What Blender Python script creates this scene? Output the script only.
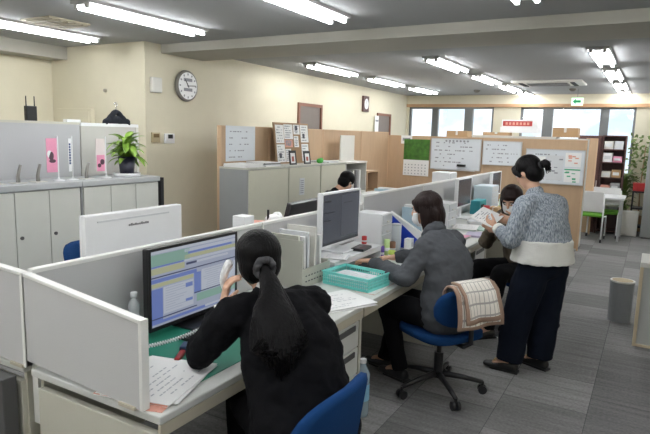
import bpy, bmesh, math, random
from mathutils import Vector, Matrix, Quaternion
random.seed(7)
for o in list(bpy.data.objects): bpy.data.objects.remove(o)
SC = bpy.context.scene
COL = SC.collection
V = Vector

# ---------------------------------------------------------------- camera
F_PX = 563.66
cam_d = bpy.data.cameras.new('camera'); cam = bpy.data.objects.new('camera', cam_d); COL.objects.link(cam)
cam_d.sensor_fit = 'HORIZONTAL'; cam_d.sensor_width = 36.0; cam_d.lens = 36.0 * F_PX / 650.0
cam_d.clip_start = 0.05; cam_d.clip_end = 200
yaw, pitch, roll = 0.522210, 0.146481, 0.027781
fw = V((-math.sin(yaw)*math.cos(pitch), math.cos(yaw)*math.cos(pitch), -math.sin(pitch)))
rt = V((math.cos(yaw), math.sin(yaw), 0)); up = rt.cross(fw)
r2 = rt*math.cos(roll) + up*math.sin(roll); u2 = -rt*math.sin(roll) + up*math.cos(roll)
cam.matrix_world = Matrix(((r2.x, u2.x, -fw.x, 0), (r2.y, u2.y, -fw.y, 0), (r2.z, u2.z, -fw.z, 1.65), (0, 0, 0, 1)))
SC.camera = cam
# ---------------------------------------------------------------- view, world
SC.view_settings.view_transform = 'Standard'; SC.view_settings.look = 'None'
SC.view_settings.gamma = 1.0; SC.view_settings.use_curve_mapping = False
SC.view_settings.exposure = 0.3
TUBE_EMIT = 33.0
w = bpy.data.worlds.new('world'); SC.world = w; w.use_nodes = True
nt = w.node_tree; nt.nodes.clear()
wo = nt.nodes.new('ShaderNodeOutputWorld'); bg = nt.nodes.new('ShaderNodeBackground')
tc = nt.nodes.new('ShaderNodeTexCoord'); mp = nt.nodes.new('ShaderNodeMapping'); mp.inputs['Scale'].default_value = (9, 9, 16)
nz = nt.nodes.new('ShaderNodeTexNoise'); nz.inputs['Scale'].default_value = 1.6; nz.inputs['Detail'].default_value = 5
cr = nt.nodes.new('ShaderNodeValToRGB')
cr.color_ramp.elements[0].position = 0.36; cr.color_ramp.elements[0].color = (0.58, 0.76, 0.92, 1)
cr.color_ramp.elements[1].position = 0.56; cr.color_ramp.elements[1].color = (0.93, 0.97, 1.0, 1)
nt.links.new(tc.outputs['Generated'], mp.inputs[0]); nt.links.new(mp.outputs[0], nz.inputs[0])
nt.links.new(nz.outputs[0], cr.inputs[0]); nt.links.new(cr.outputs[0], bg.inputs[0]); nt.links.new(bg.outputs[0], wo.inputs[0])
bg.inputs[1].default_value = 1.3

# ---------------------------------------------------------------- materials
MATS = {}
def mat(name, col, rough=0.6, metal=0.0, spec=None, var=0.0, vscale=8.0, bump=0.0, bscale=60.0, stretch=(1, 1, 1), emit=None, estr=1.0, alpha=None, trans=0.0, sheen=0.0):
    if name in MATS: return MATS[name]
    m = bpy.data.materials.new(name); m.use_nodes = True; MATS[name] = m
    n = m.node_tree.nodes; l = m.node_tree.links; b = n['Principled BSDF']
    c = (col[0], col[1], col[2], 1)
    b.inputs['Base Color'].default_value = c; b.inputs['Roughness'].default_value = rough; b.inputs['Metallic'].default_value = metal
    if spec is not None: b.inputs['Specular IOR Level'].default_value = spec
    if trans: b.inputs['Transmission Weight'].default_value = trans
    if sheen: b.inputs['Sheen Weight'].default_value = sheen
    if alpha is not None: b.inputs['Alpha'].default_value = alpha
    if emit: b.inputs['Emission Color'].default_value = (*emit, 1); b.inputs['Emission Strength'].default_value = estr
    t = n.new('ShaderNodeTexCoord'); mp = n.new('ShaderNodeMapping'); mp.inputs['Scale'].default_value = stretch
    l.new(t.outputs['Object'], mp.inputs[0])
    if var or not (bump or emit):
        v = var or 0.04
        z = n.new('ShaderNodeTexNoise'); z.inputs['Scale'].default_value = vscale; z.inputs['Detail'].default_value = 3
        l.new(mp.outputs[0], z.inputs[0])
        x = n.new('ShaderNodeMix'); x.data_type = 'RGBA'
        x.inputs[6].default_value = tuple(max(0, k*(1-v)) for k in col) + (1,)
        x.inputs[7].default_value = tuple(min(1, k*(1+v)) for k in col) + (1,)
        l.new(z.outputs[0], x.inputs[0]); l.new(x.outputs[2], b.inputs['Base Color'])
    if bump:
        z = n.new('ShaderNodeTexNoise'); z.inputs['Scale'].default_value = bscale; z.inputs['Detail'].default_value = 3
        l.new(mp.outputs[0], z.inputs[0])
        bp = n.new('ShaderNodeBump'); bp.inputs['Strength'].default_value = bump; bp.inputs['Distance'].default_value = 0.01
        l.new(z.outputs[0], bp.inputs['Height']); l.new(bp.outputs[0], b.inputs['Normal'])
    return m

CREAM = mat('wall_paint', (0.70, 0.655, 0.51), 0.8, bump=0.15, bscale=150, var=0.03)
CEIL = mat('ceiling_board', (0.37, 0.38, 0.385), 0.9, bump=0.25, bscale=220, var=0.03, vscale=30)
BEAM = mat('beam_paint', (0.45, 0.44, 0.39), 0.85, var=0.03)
WOODTRIM = mat('wood_trim', (0.50, 0.30, 0.16), 0.5, var=0.15, stretch=(1, 1, 8))
TAN = mat('tan_laminate', (0.50, 0.345, 0.215), 0.55, var=0.10, vscale=10, stretch=(2, 2, 0.4))
TANEDGE = mat('tan_edge', (0.58, 0.40, 0.25), 0.5)
DARKWOOD = mat('dark_wood', (0.10, 0.045, 0.04), 0.45, var=0.2, stretch=(6, 6, 1))
BEIGE = mat('beige_steel', (0.56, 0.55, 0.47), 0.45, var=0.02)
BEIGED = mat('beige_steel_edge', (0.50, 0.46, 0.36), 0.45)
GREYST = mat('grey_steel', (0.30, 0.31, 0.31), 0.45)
DKGREYST = mat('dark_grey_steel', (0.085, 0.085, 0.085), 0.5)
MIDGREY = mat('mid_grey_plastic', (0.22, 0.22, 0.23), 0.5)
WHITE = mat('white_plastic', (0.88, 0.89, 0.90), 0.35)
OFFW = mat('off_white_plastic', (0.70, 0.69, 0.64), 0.4)
DESKTOP = mat('desk_laminate', (0.60, 0.61, 0.58), 0.4, var=0.02)
DIVF = mat('divider_fabric', (0.56, 0.56, 0.56), 0.85, bump=0.3, bscale=400)
DIVEDGE = mat('divider_edge', (0.83, 0.83, 0.80), 0.4)
PARTG = mat('partition_grey', (0.46, 0.47, 0.48), 0.7, bump=0.1, bscale=300)
PARTM = mat('partition_brushed', (0.62, 0.61, 0.58), 0.35, metal=0.25, var=0.04, stretch=(1, 1, 0.2))
BLACK = mat('black_plastic', (0.015, 0.015, 0.017), 0.35)
BLACKM = mat('black_matte', (0.022, 0.022, 0.024), 0.7)
KEYM = mat('keycap_black', (0.03, 0.03, 0.033), 0.55)
PAPER = mat('paper', (0.86, 0.86, 0.85), 0.8, var=0.02)
PAPERG = mat('paper_grey', (0.66, 0.68, 0.70), 0.8)
INK = mat('ink_grey', (0.30, 0.31, 0.34), 0.8)
INKD = mat('ink_dark', (0.06, 0.06, 0.08), 0.8)
BLUEC = mat('blue_chair_fabric', (0.008, 0.045, 0.15), 0.9, spec=.15, bump=0.3, bscale=500)
TURQ = mat('turquoise_plastic', (0.20, 0.72, 0.66), 0.4)
GREENMAT = mat('green_mat', (0.02, 0.22, 0.14), 0.45)
BLUEF = mat('blue_file', (0.012, 0.05, 0.42), 0.4)
RED = mat('red_plastic', (0.55, 0.03, 0.03), 0.4)
PINK = mat('pink_print', (0.80, 0.33, 0.48), 0.7, var=0.1, vscale=30)
SALMON = mat('salmon_paper', (0.75, 0.38, 0.30), 0.8)
LEAF = mat('leaf_green', (0.22, 0.38, 0.05), 0.45, var=0.45, vscale=18)
LEAF2 = mat('leaf_dull', (0.16, 0.24, 0.06), 0.5, var=0.4, vscale=10)
CARD = mat('cardboard', (0.42, 0.27, 0.14), 0.8, var=0.08)
CHROME = mat('chrome', (0.6, 0.6, 0.62), 0.25, metal=1.0)
ALU = mat('aluminium', (0.55, 0.56, 0.57), 0.35, metal=0.7)
WBOARD = mat('whiteboard_surface', (0.72, 0.76, 0.80), 0.25)
SKIN = mat('skin', (0.66, 0.40, 0.28), 0.55, var=0.06)
HAIRB = mat('hair_black', (0.0035, 0.003, 0.0035), 0.5, spec=.16, bump=0.5, bscale=90, stretch=(1, 1, 0.08))
HAIRBR = mat('hair_brown', (0.014, 0.006, 0.005), 0.5, spec=.22, bump=0.5, bscale=90, stretch=(1, 1, 0.08))
MASK = mat('mask_white', (0.82, 0.83, 0.84), 0.8)
SCREENOFF = mat('screen_dark', (0.03, 0.035, 0.045), 0.2, emit=(0.015, 0.018, 0.025), estr=1.0)
GLASS = mat('window_glass', (0.95, 0.98, 1.0), 0.02)
_n = GLASS.node_tree.nodes; _l = GLASS.node_tree.links
_tr = _n.new('ShaderNodeBsdfTransparent'); _gl = _n.new('ShaderNodeBsdfGlossy'); _gl.inputs['Roughness'].default_value = 0.02
_mx = _n.new('ShaderNodeMixShader'); _mx.inputs[0].default_value = 0.07
_l.new(_tr.outputs[0], _mx.inputs[1]); _l.new(_gl.outputs[0], _mx.inputs[2]); _l.new(_mx.outputs[0], _n['Material Output'].inputs[0])
TUBE = mat('fluorescent_tube', (1, 1, 1), 0.4, emit=(0.97, 0.985, 1.0), estr=TUBE_EMIT)
FIXT = mat('fixture_white', (0.50, 0.50, 0.50), 0.5)
INKL = mat('ink_light', (0.50, 0.51, 0.54), 0.8)

def floor_mat():
    m = bpy.data.materials.new('carpet_tiles'); m.use_nodes = True
    n = m.node_tree.nodes; l = m.node_tree.links; b = n['Principled BSDF']; b.inputs['Roughness'].default_value = 0.95
    tc = n.new('ShaderNodeTexCoord')
    br = n.new('ShaderNodeTexBrick'); br.offset = 0.5; br.inputs['Scale'].default_value = 1.0
    br.inputs['Brick Width'].default_value = 0.5; br.inputs['Row Height'].default_value = 0.5
    br.inputs['Mortar Size'].default_value = 0.002; br.inputs['Mortar Smooth'].default_value = 0.1
    br.inputs['Color1'].default_value = (0.145, 0.143, 0.142, 1); br.inputs['Color2'].default_value = (0.25, 0.247, 0.243, 1)
    br.inputs['Mortar'].default_value = (0.07, 0.07, 0.075, 1); br.inputs['Bias'].default_value = 0.0
    rot = n.new('ShaderNodeMapping'); rot.inputs['Rotation'].default_value = (0, 0, math.pi/2); rot.inputs['Location'].default_value = (0.12, 0.2, 0)
    l.new(tc.outputs['Object'], rot.inputs[0]); l.new(rot.outputs[0], br.inputs[0])
    def streak(sc):
        mp = n.new('ShaderNodeMapping'); mp.inputs['Scale'].default_value = sc
        z = n.new('ShaderNodeTexNoise'); z.inputs['Scale'].default_value = 1; z.inputs['Detail'].default_value = 4
        l.new(tc.outputs['Object'], mp.inputs[0]); l.new(mp.outputs[0], z.inputs[0]); return z
    z1 = streak((2.0, 26, 1)); z2 = streak((60, 60, 60))
    a = n.new('ShaderNodeMath'); a.operation = 'ADD'; l.new(z1.outputs[0], a.inputs[0]); l.new(z2.outputs[0], a.inputs[1])
    mr = n.new('ShaderNodeMapRange'); mr.inputs[1].default_value = 0.7; mr.inputs[2].default_value = 1.3; mr.inputs[3].default_value = 0.72; mr.inputs[4].default_value = 1.28
    l.new(a.outputs[0], mr.inputs[0])
    x = n.new('ShaderNodeMix'); x.data_type = 'RGBA'; x.blend_type = 'MULTIPLY'; x.inputs[0].default_value = 1
    l.new(br.outputs[0], x.inputs[6]); l.new(mr.outputs[0], x.inputs[7]); l.new(x.outputs[2], b.inputs['Base Color'])
    bp = n.new('ShaderNodeBump'); bp.inputs['Strength'].default_value = 0.3; bp.inputs['Distance'].default_value = 0.004
    l.new(z2.outputs[0], bp.inputs['Height']); l.new(bp.outputs[0], b.inputs['Normal'])
    return m
FLOORM = floor_mat()

def knit_mat():
    m = bpy.data.materials.new('grey_knit'); m.use_nodes = True
    n = m.node_tree.nodes; l = m.node_tree.links; b = n['Principled BSDF']; b.inputs['Roughness'].default_value = 0.95
    tc = n.new('ShaderNodeTexCoord'); mp = n.new('ShaderNodeMapping'); mp.inputs['Scale'].default_value = (130, 130, 38)
    z = n.new('ShaderNodeTexNoise'); z.inputs['Scale'].default_value = 1.0; z.inputs['Detail'].default_value = 2
    l.new(tc.outputs['Object'], mp.inputs[0]); l.new(mp.outputs[0], z.inputs[0])
    c = n.new('ShaderNodeValToRGB'); c.color_ramp.elements[0].position = 0.35; c.color_ramp.elements[1].position = 0.65
    c.color_ramp.elements[0].color = (0.13, 0.16, 0.20, 1); c.color_ramp.elements[1].color = (0.42, 0.46, 0.50, 1)
    l.new(z.outputs[0], c.inputs[0]); l.new(c.outputs[0], b.inputs['Base Color'])
    bp = n.new('ShaderNodeBump'); bp.inputs['Strength'].default_value = 0.5; bp.inputs['Distance'].default_value = 0.01
    l.new(z.outputs[0], bp.inputs['Height']); l.new(bp.outputs[0], b.inputs['Normal'])
    return m
KNIT = knit_mat()
def plaid_mat():
    m = bpy.data.materials.new('plaid_blanket'); m.use_nodes = True
    n = m.node_tree.nodes; l = m.node_tree.links; b = n['Principled BSDF']; b.inputs['Roughness'].default_value = 0.95
    tc = n.new('ShaderNodeTexCoord'); sx = n.new('ShaderNodeSeparateXYZ'); l.new(tc.outputs['UV'], sx.inputs[0])
    fs = []
    for ax in (0, 1):
        a = n.new('ShaderNodeMath'); a.operation = 'MULTIPLY'; a.inputs[1].default_value = (5.0, 9.0)[ax]; l.new(sx.outputs[ax], a.inputs[0])
        f = n.new('ShaderNodeMath'); f.operation = 'FRACT'; l.new(a.outputs[0], f.inputs[0])
        g = n.new('ShaderNodeMath'); g.operation = 'LESS_THAN'; g.inputs[1].default_value = 0.16; l.new(f.outputs[0], g.inputs[0]); fs.append(g)
    s = n.new('ShaderNodeMath'); s.operation = 'ADD'; l.new(fs[0].outputs[0], s.inputs[0]); l.new(fs[1].outputs[0], s.inputs[1])
    c = n.new('ShaderNodeValToRGB'); c.color_ramp.elements[0].color = (0.82, 0.78, 0.72, 1); c.color_ramp.elements[1].color = (0.42, 0.40, 0.38, 1)
    l.new(s.outputs[0], c.inputs[0]); l.new(c.outputs[0], b.inputs['Base Color'])
    return m
PLAID = plaid_mat()

# ---------------------------------------------------------------- mesh helpers
class M:
    def __init__(s): s.b = bmesh.new()
    def _f(s, vs, mi):
        try:
            f = s.b.faces.new(vs); f.material_index = mi; return f
        except ValueError: return None
    def box(s, x0, x1, y0, y1, z0, z1, mi=0, mx=None):
        c = [V((x, y, z)) for z in (z0, z1) for y in (y0, y1) for x in (x0, x1)]
        if mx is not None: c = [mx @ p for p in c]
        v = [s.b.verts.new(p) for p in c]
        for q in ((0, 2, 3, 1), (4, 5, 7, 6), (0, 1, 5, 4), (2, 6, 7, 3), (0, 4, 6, 2), (1, 3, 7, 5)): s._f([v[i] for i in q], mi)
        return s
    def quad(s, a, b, c, d, mi=0):
        s._f([s.b.verts.new(V(p)) for p in (a, b, c, d)], mi); return s
    def rings(s, rr, mi=0, cap=True, close=False):
        R_ = [[s.b.verts.new(p) for p in r] for r in rr]; n = len(R_[0])
        for a, b in zip(R_, R_[1:]):
            for i in range(n): s._f((a[i], a[(i+1) % n], b[(i+1) % n], b[i]), mi)
        if cap:
            s._f(list(reversed(R_[0])), mi); s._f(R_[-1], mi)
        return s
    def cyl(s, p0, p1, r0, r1=None, n=14, mi=0, cap=True):
        p0, p1 = V(p0), V(p1); r1 = r0 if r1 is None else r1
        d = (p1-p0).normalized(); a = d.orthogonal().normalized(); b = d.cross(a)
        return s.rings([[p + (a*math.cos(t)+b*math.sin(t))*r for t in [2*math.pi*i/n for i in range(n)]] for p, r in ((p0, r0), (p1, r1))], mi, cap)
    def lathe(s, c, prof, n=18, mi=0):
        c = V(c)
        return s.rings([[c + V((r*math.cos(t), r*math.sin(t), z)) for t in [2*math.pi*i/n for i in range(n)]] for r, z in prof], mi)
    def tube(s, pts, r, n=8, mi=0):
        pts = [V(p) for p in pts]; rr = []; a = None
        for i, p in enumerate(pts):
            d = (pts[min(i+1, len(pts)-1)] - pts[max(i-1, 0)]).normalized()
            a = d.orthogonal().normalized() if a is None else (a - d*a.dot(d)).normalized()
            b = d.cross(a); q = r[i] if isinstance(r, (list, tuple)) else r
            rr.append([p + (a*math.cos(t)+b*math.sin(t))*q for t in [2*math.pi*k/n for k in range(n)]])
        return s.rings(rr, mi)
    def prism(s, pts, axis, a0, a1, mi=0):
        def P(p, a):
            return V((a, p[0], p[1])) if axis == 'x' else V((p[0], a, p[1])) if axis == 'y' else V((p[0], p[1], a))
        return s.rings([[P(p, a) for p in pts] for a in (a0, a1)], mi)
    def ell(s, c, r, mx=None, nu=14, nv=9, mi=0):
        c = V(c); rr = []
        for j in range(1, nv):
            t = math.pi*j/nv - math.pi/2
            ring = []
            for i in range(nu):
                u = 2*math.pi*i/nu; p = V((r[0]*math.cos(t)*math.cos(u), r[1]*math.cos(t)*math.sin(u), r[2]*math.sin(t)))
                ring.append(c + (mx @ p if mx is not None else p))
            rr.append(ring)
        return s.rings(rr, mi)
    def loft(s, pts, rad, side=(1, 0, 0), n=16, mi=0, sub=4, flat=False):
        """tube of elliptical rings; rad = (a along side, b across) per point; rounded ends"""
        pts = [V(p) for p in pts]; rad = [(q, q) if not isinstance(q, (tuple, list)) else q for q in rad]; side = V(side)
        P, Q = [], []
        for i in range(len(pts)-1):
            p0, p1, p2, p3 = pts[max(i-1, 0)], pts[i], pts[i+1], pts[min(i+2, len(pts)-1)]
            for k in range(sub):
                t = k/sub
                P.append(0.5*((2*p1)+(p2-p0)*t+(2*p0-5*p1+4*p2-p3)*t*t+(3*p1-p0-3*p2+p3)*t**3))
                e = t*t*(3-2*t); Q.append((rad[i][0]*(1-e)+rad[i+1][0]*e, rad[i][1]*(1-e)+rad[i+1][1]*e))
        P.append(pts[-1]); Q.append(rad[-1])
        d0 = (P[1]-P[0]).normalized(); d1 = (P[-1]-P[-2]).normalized()
        h0, h1 = min(Q[0]), min(Q[-1])
        P = [P[0]-d0*h0*0.9, P[0]-d0*h0*0.5] + P + ([] if flat else [P[-1]+d1*h1*0.5, P[-1]+d1*h1*0.9])
        Q = [(Q[0][0]*.35, Q[0][1]*.35), (Q[0][0]*.85, Q[0][1]*.85)] + Q + ([] if flat else [(Q[-1][0]*.85, Q[-1][1]*.85), (Q[-1][0]*.35, Q[-1][1]*.35)])
        rr = []
        for i, p in enumerate(P):
            d = (P[min(i+1, len(P)-1)]-P[max(i-1, 0)]).normalized()
            a = side - d*side.dot(d)
            if a.length < 1e-3: a = d.orthogonal()
            a.normalize(); b = d.cross(a)
            rr.append([p + a*math.cos(t)*Q[i][0] + b*math.sin(t)*Q[i][1] for t in [2*math.pi*k/n for k in range(n)]])
        return s.rings(rr, mi)
    def build(s, name, mats, parent=None, bevel=0, smooth=False, loc=None, rotz=0, seg=2):
        bmesh.ops.recalc_face_normals(s.b, faces=s.b.faces)
        me = bpy.data.meshes.new(name); s.b.to_mesh(me); s.b.free()
        for m in (mats if isinstance(mats, (list, tuple)) else [mats]): me.materials.append(m)
        o = bpy.data.objects.new(name, me); COL.objects.link(o)
        if parent: o.parent = parent
        if loc is not None: o.location = loc
        if rotz: o.rotation_euler.z = rotz
        if smooth:
            for p in me.polygons: p.use_smooth = True
        if bevel:
            bv = o.modifiers.new('bevel', 'BEVEL'); bv.width = bevel; bv.segments = seg; bv.limit_method = 'ANGLE'; bv.angle_limit = 0.6
        return o

def bake(o):
    dg = bpy.context.evaluated_depsgraph_get(); dg.update()
    me = bpy.data.meshes.new_from_object(o.evaluated_get(dg)); old = o.data
    o.modifiers.clear(); o.data = me
    for p in me.polygons: p.use_smooth = True
    return o
def skinned(m, name, mats, parent, voxel=0.008, smooth=6, wrinkle=0.0, wsize=0.08, wdepth=1):
    """union the closed shells of m into one smooth surface"""
    o = m.build(name, mats, parent)
    r = o.modifiers.new('remesh', 'REMESH'); r.mode = 'VOXEL'; r.voxel_size = voxel; r.use_smooth_shade = True
    s = o.modifiers.new('smooth', 'SMOOTH'); s.iterations = smooth; s.factor = 0.5
    if wrinkle:
        t = bpy.data.textures.new('folds', 'CLOUDS'); t.noise_scale = wsize; t.noise_depth = wdepth
        d = o.modifiers.new('folds', 'DISPLACE'); d.texture = t; d.strength = wrinkle; d.mid_level = 0.5; d.texture_coords = 'LOCAL'
    return bake(o)

def tag(o, label, cat, group=None, kind=None):
    o['label'] = label; o['category'] = cat
    if group: o['group'] = group
    if kind: o['kind'] = kind
    return o
def thing(name, label, cat, loc=(0, 0, 0), rotz=0, group=None):
    o = bpy.data.objects.new(name, None); COL.objects.link(o); o.location = loc; o.rotation_euler = (0, 0, rotz)
    o.empty_display_size = 0.1
    return tag(o, label, cat, group)
def struct(o): o['kind'] = 'structure'; return o
def copy_tree(o, parent=None):
    c = o.copy(); COL.objects.link(c)
    if parent: c.parent = parent
    for ch in [k for k in bpy.data.objects if k.parent == o]: copy_tree(ch, c)
    return c
def dup(o, loc, label, rotz=None, group=None):
    c = copy_tree(o); c.location = loc; c['label'] = label
    if rotz is not None: c.rotation_euler = (0, 0, rotz)
    if group: c['group'] = group
    return c

# ================================================================ STRUCTURE
CH = 2.56
X_C, Y_C, Y_F = -4.73, 4.32, 12.3
def xw(y): return X_C - 0.0334*(y-Y_C)
XR, YB = 3.2, -2.6
struct(M().box(-6.6, XR+.2, YB-.2, Y_F+.2, -0.1, 0).build('floor', FLOORM))
struct(M().box(-6.6, XR+.2, YB-.2, Y_F+.2, CH, CH+.1).build('ceiling', CEIL))
m = M(); m.prism([(X_C, Y_C), (xw(Y_F+.2), Y_F+.2), (-6.5, Y_F+.2), (-6.5, Y_C)], 'z', 0, CH)
struct(m.build('wall_left', CREAM))
struct(M().box(-6.5, -6.3, YB, Y_C, 0, CH).build('wall_recess', CREAM))
struct(M().box(-6.3, XR, YB-.15, YB, 0, CH).build('wall_back', CREAM))
struct(M().box(XR, XR+.15, YB, Y_F+.2, 0, CH).build('wall_right', CREAM))
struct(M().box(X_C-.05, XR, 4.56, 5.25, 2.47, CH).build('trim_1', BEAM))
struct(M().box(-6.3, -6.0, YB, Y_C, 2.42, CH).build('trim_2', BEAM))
# far wall with two window openings
WT, WS = 2.31, 0.95
W1 = (-4.93, -3.02); W2 = (-2.47, -0.36); W3 = (0.25, 2.4)
m = M(); y0, y1 = Y_F, Y_F+.15
xs = [xw(Y_F)-.05, W1[0], W1[1], W2[0], W2[1], W3[0], W3[1], XR]
m.box(xs[0], XR, y0, y1, WT, CH).box(xs[0], XR, y0, y1, 0, WS)
for a, b in ((xs[0], W1[0]), (W1[1], W2[0]), (W2[1], W3[0]), (W3[1], XR)): m.box(a, b, y0, y1, WS, WT)
struct(m.build('wall_far', CREAM))
struct(M().box(xw(Y_F)+.02, XR, Y_F-.06, Y_F-.001, WT-.005, WT+.06).build('trim_3', WOODTRIM))
def window(idx, xa, xb, mull):
    o = struct(M().box(xa, xb, Y_F+.02, Y_F+.10, WS, WS+.05).box(xa, xb, Y_F+.02, Y_F+.10, WT-.04, WT).box(xa, xa+.04, Y_F+.02, Y_F+.10, WS, WT).box(xb-.04, xb, Y_F+.02, Y_F+.10, WS, WT).build('window_%d' % idx, mat('window_frame_grey', (.16, .17, .17), .4)))
    for a, b in mull: M().box(a, b, Y_F+.015, Y_F+.105, WS+.05, WT-.04).build('mullion', MATS['window_frame_grey'], o)
    M().box(xa+.04, xb-.04, Y_F+.055, Y_F+.061, WS+.05, WT-.04).build('pane', GLASS, o)
window(1, *W1, [(-4.39, -4.25), (-3.65, -3.47)])
window(2, *W2, [(-2.03, -1.84), (-.97, -.82)])
window(3, *W3, [(1.0, 1.1), (1.7, 1.8)])
# doors in the left wall (dark openings with brown frames)
def door(idx, ya, yb, z0, z1):
    xm = (xw(ya)+xw(yb))/2
    o = struct(M().box(-.012, .012, 0, yb-ya, 0, z1).build('door_%d' % idx, mat('door_dark', (.17, .14, .12), .5, var=.1), loc=(xm+.004, ya, 0)))
    o.rotation_euler.z = 0.0334
    f = M().box(-.01, .035, -.05, 0, 0, z1+.05).box(-.01, .035, yb-ya, yb-ya+.05, 0, z1+.05).box(-.01, .035, 0, yb-ya, z1, z1+.05).build('door_frame', mat('door_frame_brown', (.22, .09, .05), .5), o)
    M().cyl((.03, .09, 1.0), (.07, .09, 1.0), .012).cyl((.07, .08, 1.0), (.07, .2, 1.0), .01).build('door_handle', CHROME, o)
door(1, 7.5, 8.17, 0, 2.07)
door(2, 10.62, 11.25, 0, 2.05)
struct(M().box(-6.3, -6.28, YB, Y_C, 0, .08).build('baseboard_recess', mat('skirting', (.10, .06, .05), .5)))
m = M(); m.prism([(X_C+.001, Y_C), (X_C+.014, Y_C), (xw(Y_F)+.014, Y_F), (xw(Y_F)+.001, Y_F)], 'z', 0, .08)
struct(m.build('baseboard_left', MATS['skirting']))

# ---------------------------------------------------------------- ceiling fixtures
fx = thing('ceiling_light', '', 'light', (0, 0, CH), group='fluorescent ceiling lights')
M().prism([(-.105, 0), (.105, 0), (.10, -.022), (.025, -.030), (-.025, -.030), (-.10, -.022)], 'y', -.63, .63).build('housing', FIXT, fx)
for sx in (-.062, .062):
    M().cyl((sx, -.60, -.044), (sx, .60, -.044), .0135, n=12).build('tube', TUBE, fx, smooth=True)
    for sy in (-1, 1): M().box(sx-.016, sx+.016, .60 if sy > 0 else -.62, .62 if sy > 0 else -.60, -.058, -.022).build('lamp_holder', FIXT, fx)
spots = [(-5.05, 3.33, 'long twin tube ceiling light at the far left, over the low cabinets'),
 (-3.70, 3.41, 'twin tube ceiling light hung before the clock wall'),
 (-2.23, 3.38, 'twin tube ceiling light cut by the top edge, left of centre'),
 (-0.79, 3.27, 'twin tube ceiling light barely entering at the top right edge'),
 (-3.98, 7.03, 'nearest light of the left row beyond the ceiling beam'),
 (-3.98, 8.84, 'second light of the left row beyond the ceiling beam'),
 (-3.98, 10.58, 'farthest light of the left row beyond the ceiling beam'),
 (-2.31, 6.96, 'nearest light of the middle row beyond the ceiling beam'),
 (-2.31, 8.84, 'second light of the middle row beyond the ceiling beam'),
 (-2.31, 10.47, 'third light of the middle row beyond the ceiling beam'),
 (-2.31, 11.98, 'farthest light of the middle row beyond the ceiling beam'),
 (-0.57, 6.83, 'nearest light of the right hand row beyond the beam'),
 (-0.57, 8.63, 'second light of the right hand row beyond the beam'),
 (-0.57, 10.42, 'third light of the right hand row beyond the beam'),
 (-0.57, 12.04, 'farthest light of the right hand row, near the windows'),
 (1.15, 6.88, 'twin tube ceiling light over the right side of the office'), (1.15, 9.90, 'twin tube ceiling light at the far right of the office'),
 (-0.79, 0.63, 'twin tube ceiling light over the near aisle'), (-3.70, 0.63, 'twin tube ceiling light over the near left desks'), (1.04, 2.50, 'twin tube ceiling light right of the near aisle'),
 (-2.14, .6, 'unseen twin tube ceiling light added over the nearest desks'), (1.0, .6, 'unseen twin tube ceiling light added over the near right of the office'), (-.76, -1.2, 'unseen twin tube ceiling light added at the near end of the aisle'), (-2.14, -1.2, 'unseen twin tube ceiling light added at the near end of the desks'), (-3.55, -1.2, 'unseen twin tube ceiling light added at the near left end of the office'), (-4.9, .6, 'unseen twin tube ceiling light added over the near left wall')]  # this line: unseen fixtures added to brighten near panels and desk ends
for i, (x, y, lb) in enumerate(spots):
    if i == 0: fx.location = (x, y, CH); fx['label'] = lb
    else: dup(fx, (x, y, CH), lb)

# air conditioner cassette, vent, detectors, exit sign
t = thing('air_conditioner', 'long white ceiling air conditioner cassette beyond the beam', 'air conditioner', (-1.55, 9.7, CH))
M().box(-.52, .52, -.35, .35, -.035, 0).build('panel', OFFW, t, bevel=.01)
m = M().box(-.3, .3, -.2, .2, -.042, -.034)
for k in range(9): m.box(-.29, .29, -.19+k*.044, -.17+k*.044, -.05, -.042)
m.build('grille', MIDGREY, t)
for s in (-1, 1): M().box(s*.38-.03, s*.38+.03, -.28, .28, -.046, -.034).build('air_slot', BLACKM, t)
t = thing('ceiling_vent', 'square beige ceiling air vent between the two nearest left lights', 'vent', (-4.65, 3.3-.05, CH))
M().box(-.2, .2, -.2, .2, -.015, 0).build('frame', mat('vent_beige', (.38, .34, .25), .6), t)
for k in range(5): M().box(-.18, .18, -.16+k*.075, -.11+k*.075, -.024, -.014).build('slat', MATS['vent_beige'], t)
t = thing('smoke_detector', 'small round smoke detector left of the air conditioner', 'smoke detector', (-3.05, 11.0, CH))
M().lathe((0, 0, 0), [(.06, 0), (.06, -.02), (.035, -.045), (.01, -.05)]).build('body', mat('detector', (.2, .18, .15), .5), t, smooth=True)
dup(t, (-1.35, 11.0, CH), 'small round smoke detector just above the exit sign')
t = thing('exit_sign', 'hanging green and white exit sign with left arrow', 'sign', (-1.27, 11.1, 2.36))
t.scale = (.72, .72, .72)
M().box(-.13, .13, -.03, .03, -.12, .07).build('housing', mat('sign_white', (.7, .9, .75), .4, emit=(.75, 1, .8), estr=.55), t)
M().box(-.13, .13, -.032, .032, .07, .085).build('top_bar', mat('sign_brass', (.35, .30, .12), .5), t)
g = mat('sign_green', (.0, .25, .09), .4, emit=(0, .3, .1), estr=.25)
m = M(); m.rings([[V((p[0], yy, p[1])) for p in ((-.1, -.025), (-.03, .045), (-.03, .005), (.085, .005), (.085, -.055), (-.03, -.055), (-.03, -.095))] for yy in (-.036, -.031)])
m.build('arrow', g, t)
M().cyl((0, 0, .085), (0, 0, (CH-2.36)/.72), .008).build('stem', GREYST, t)

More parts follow.
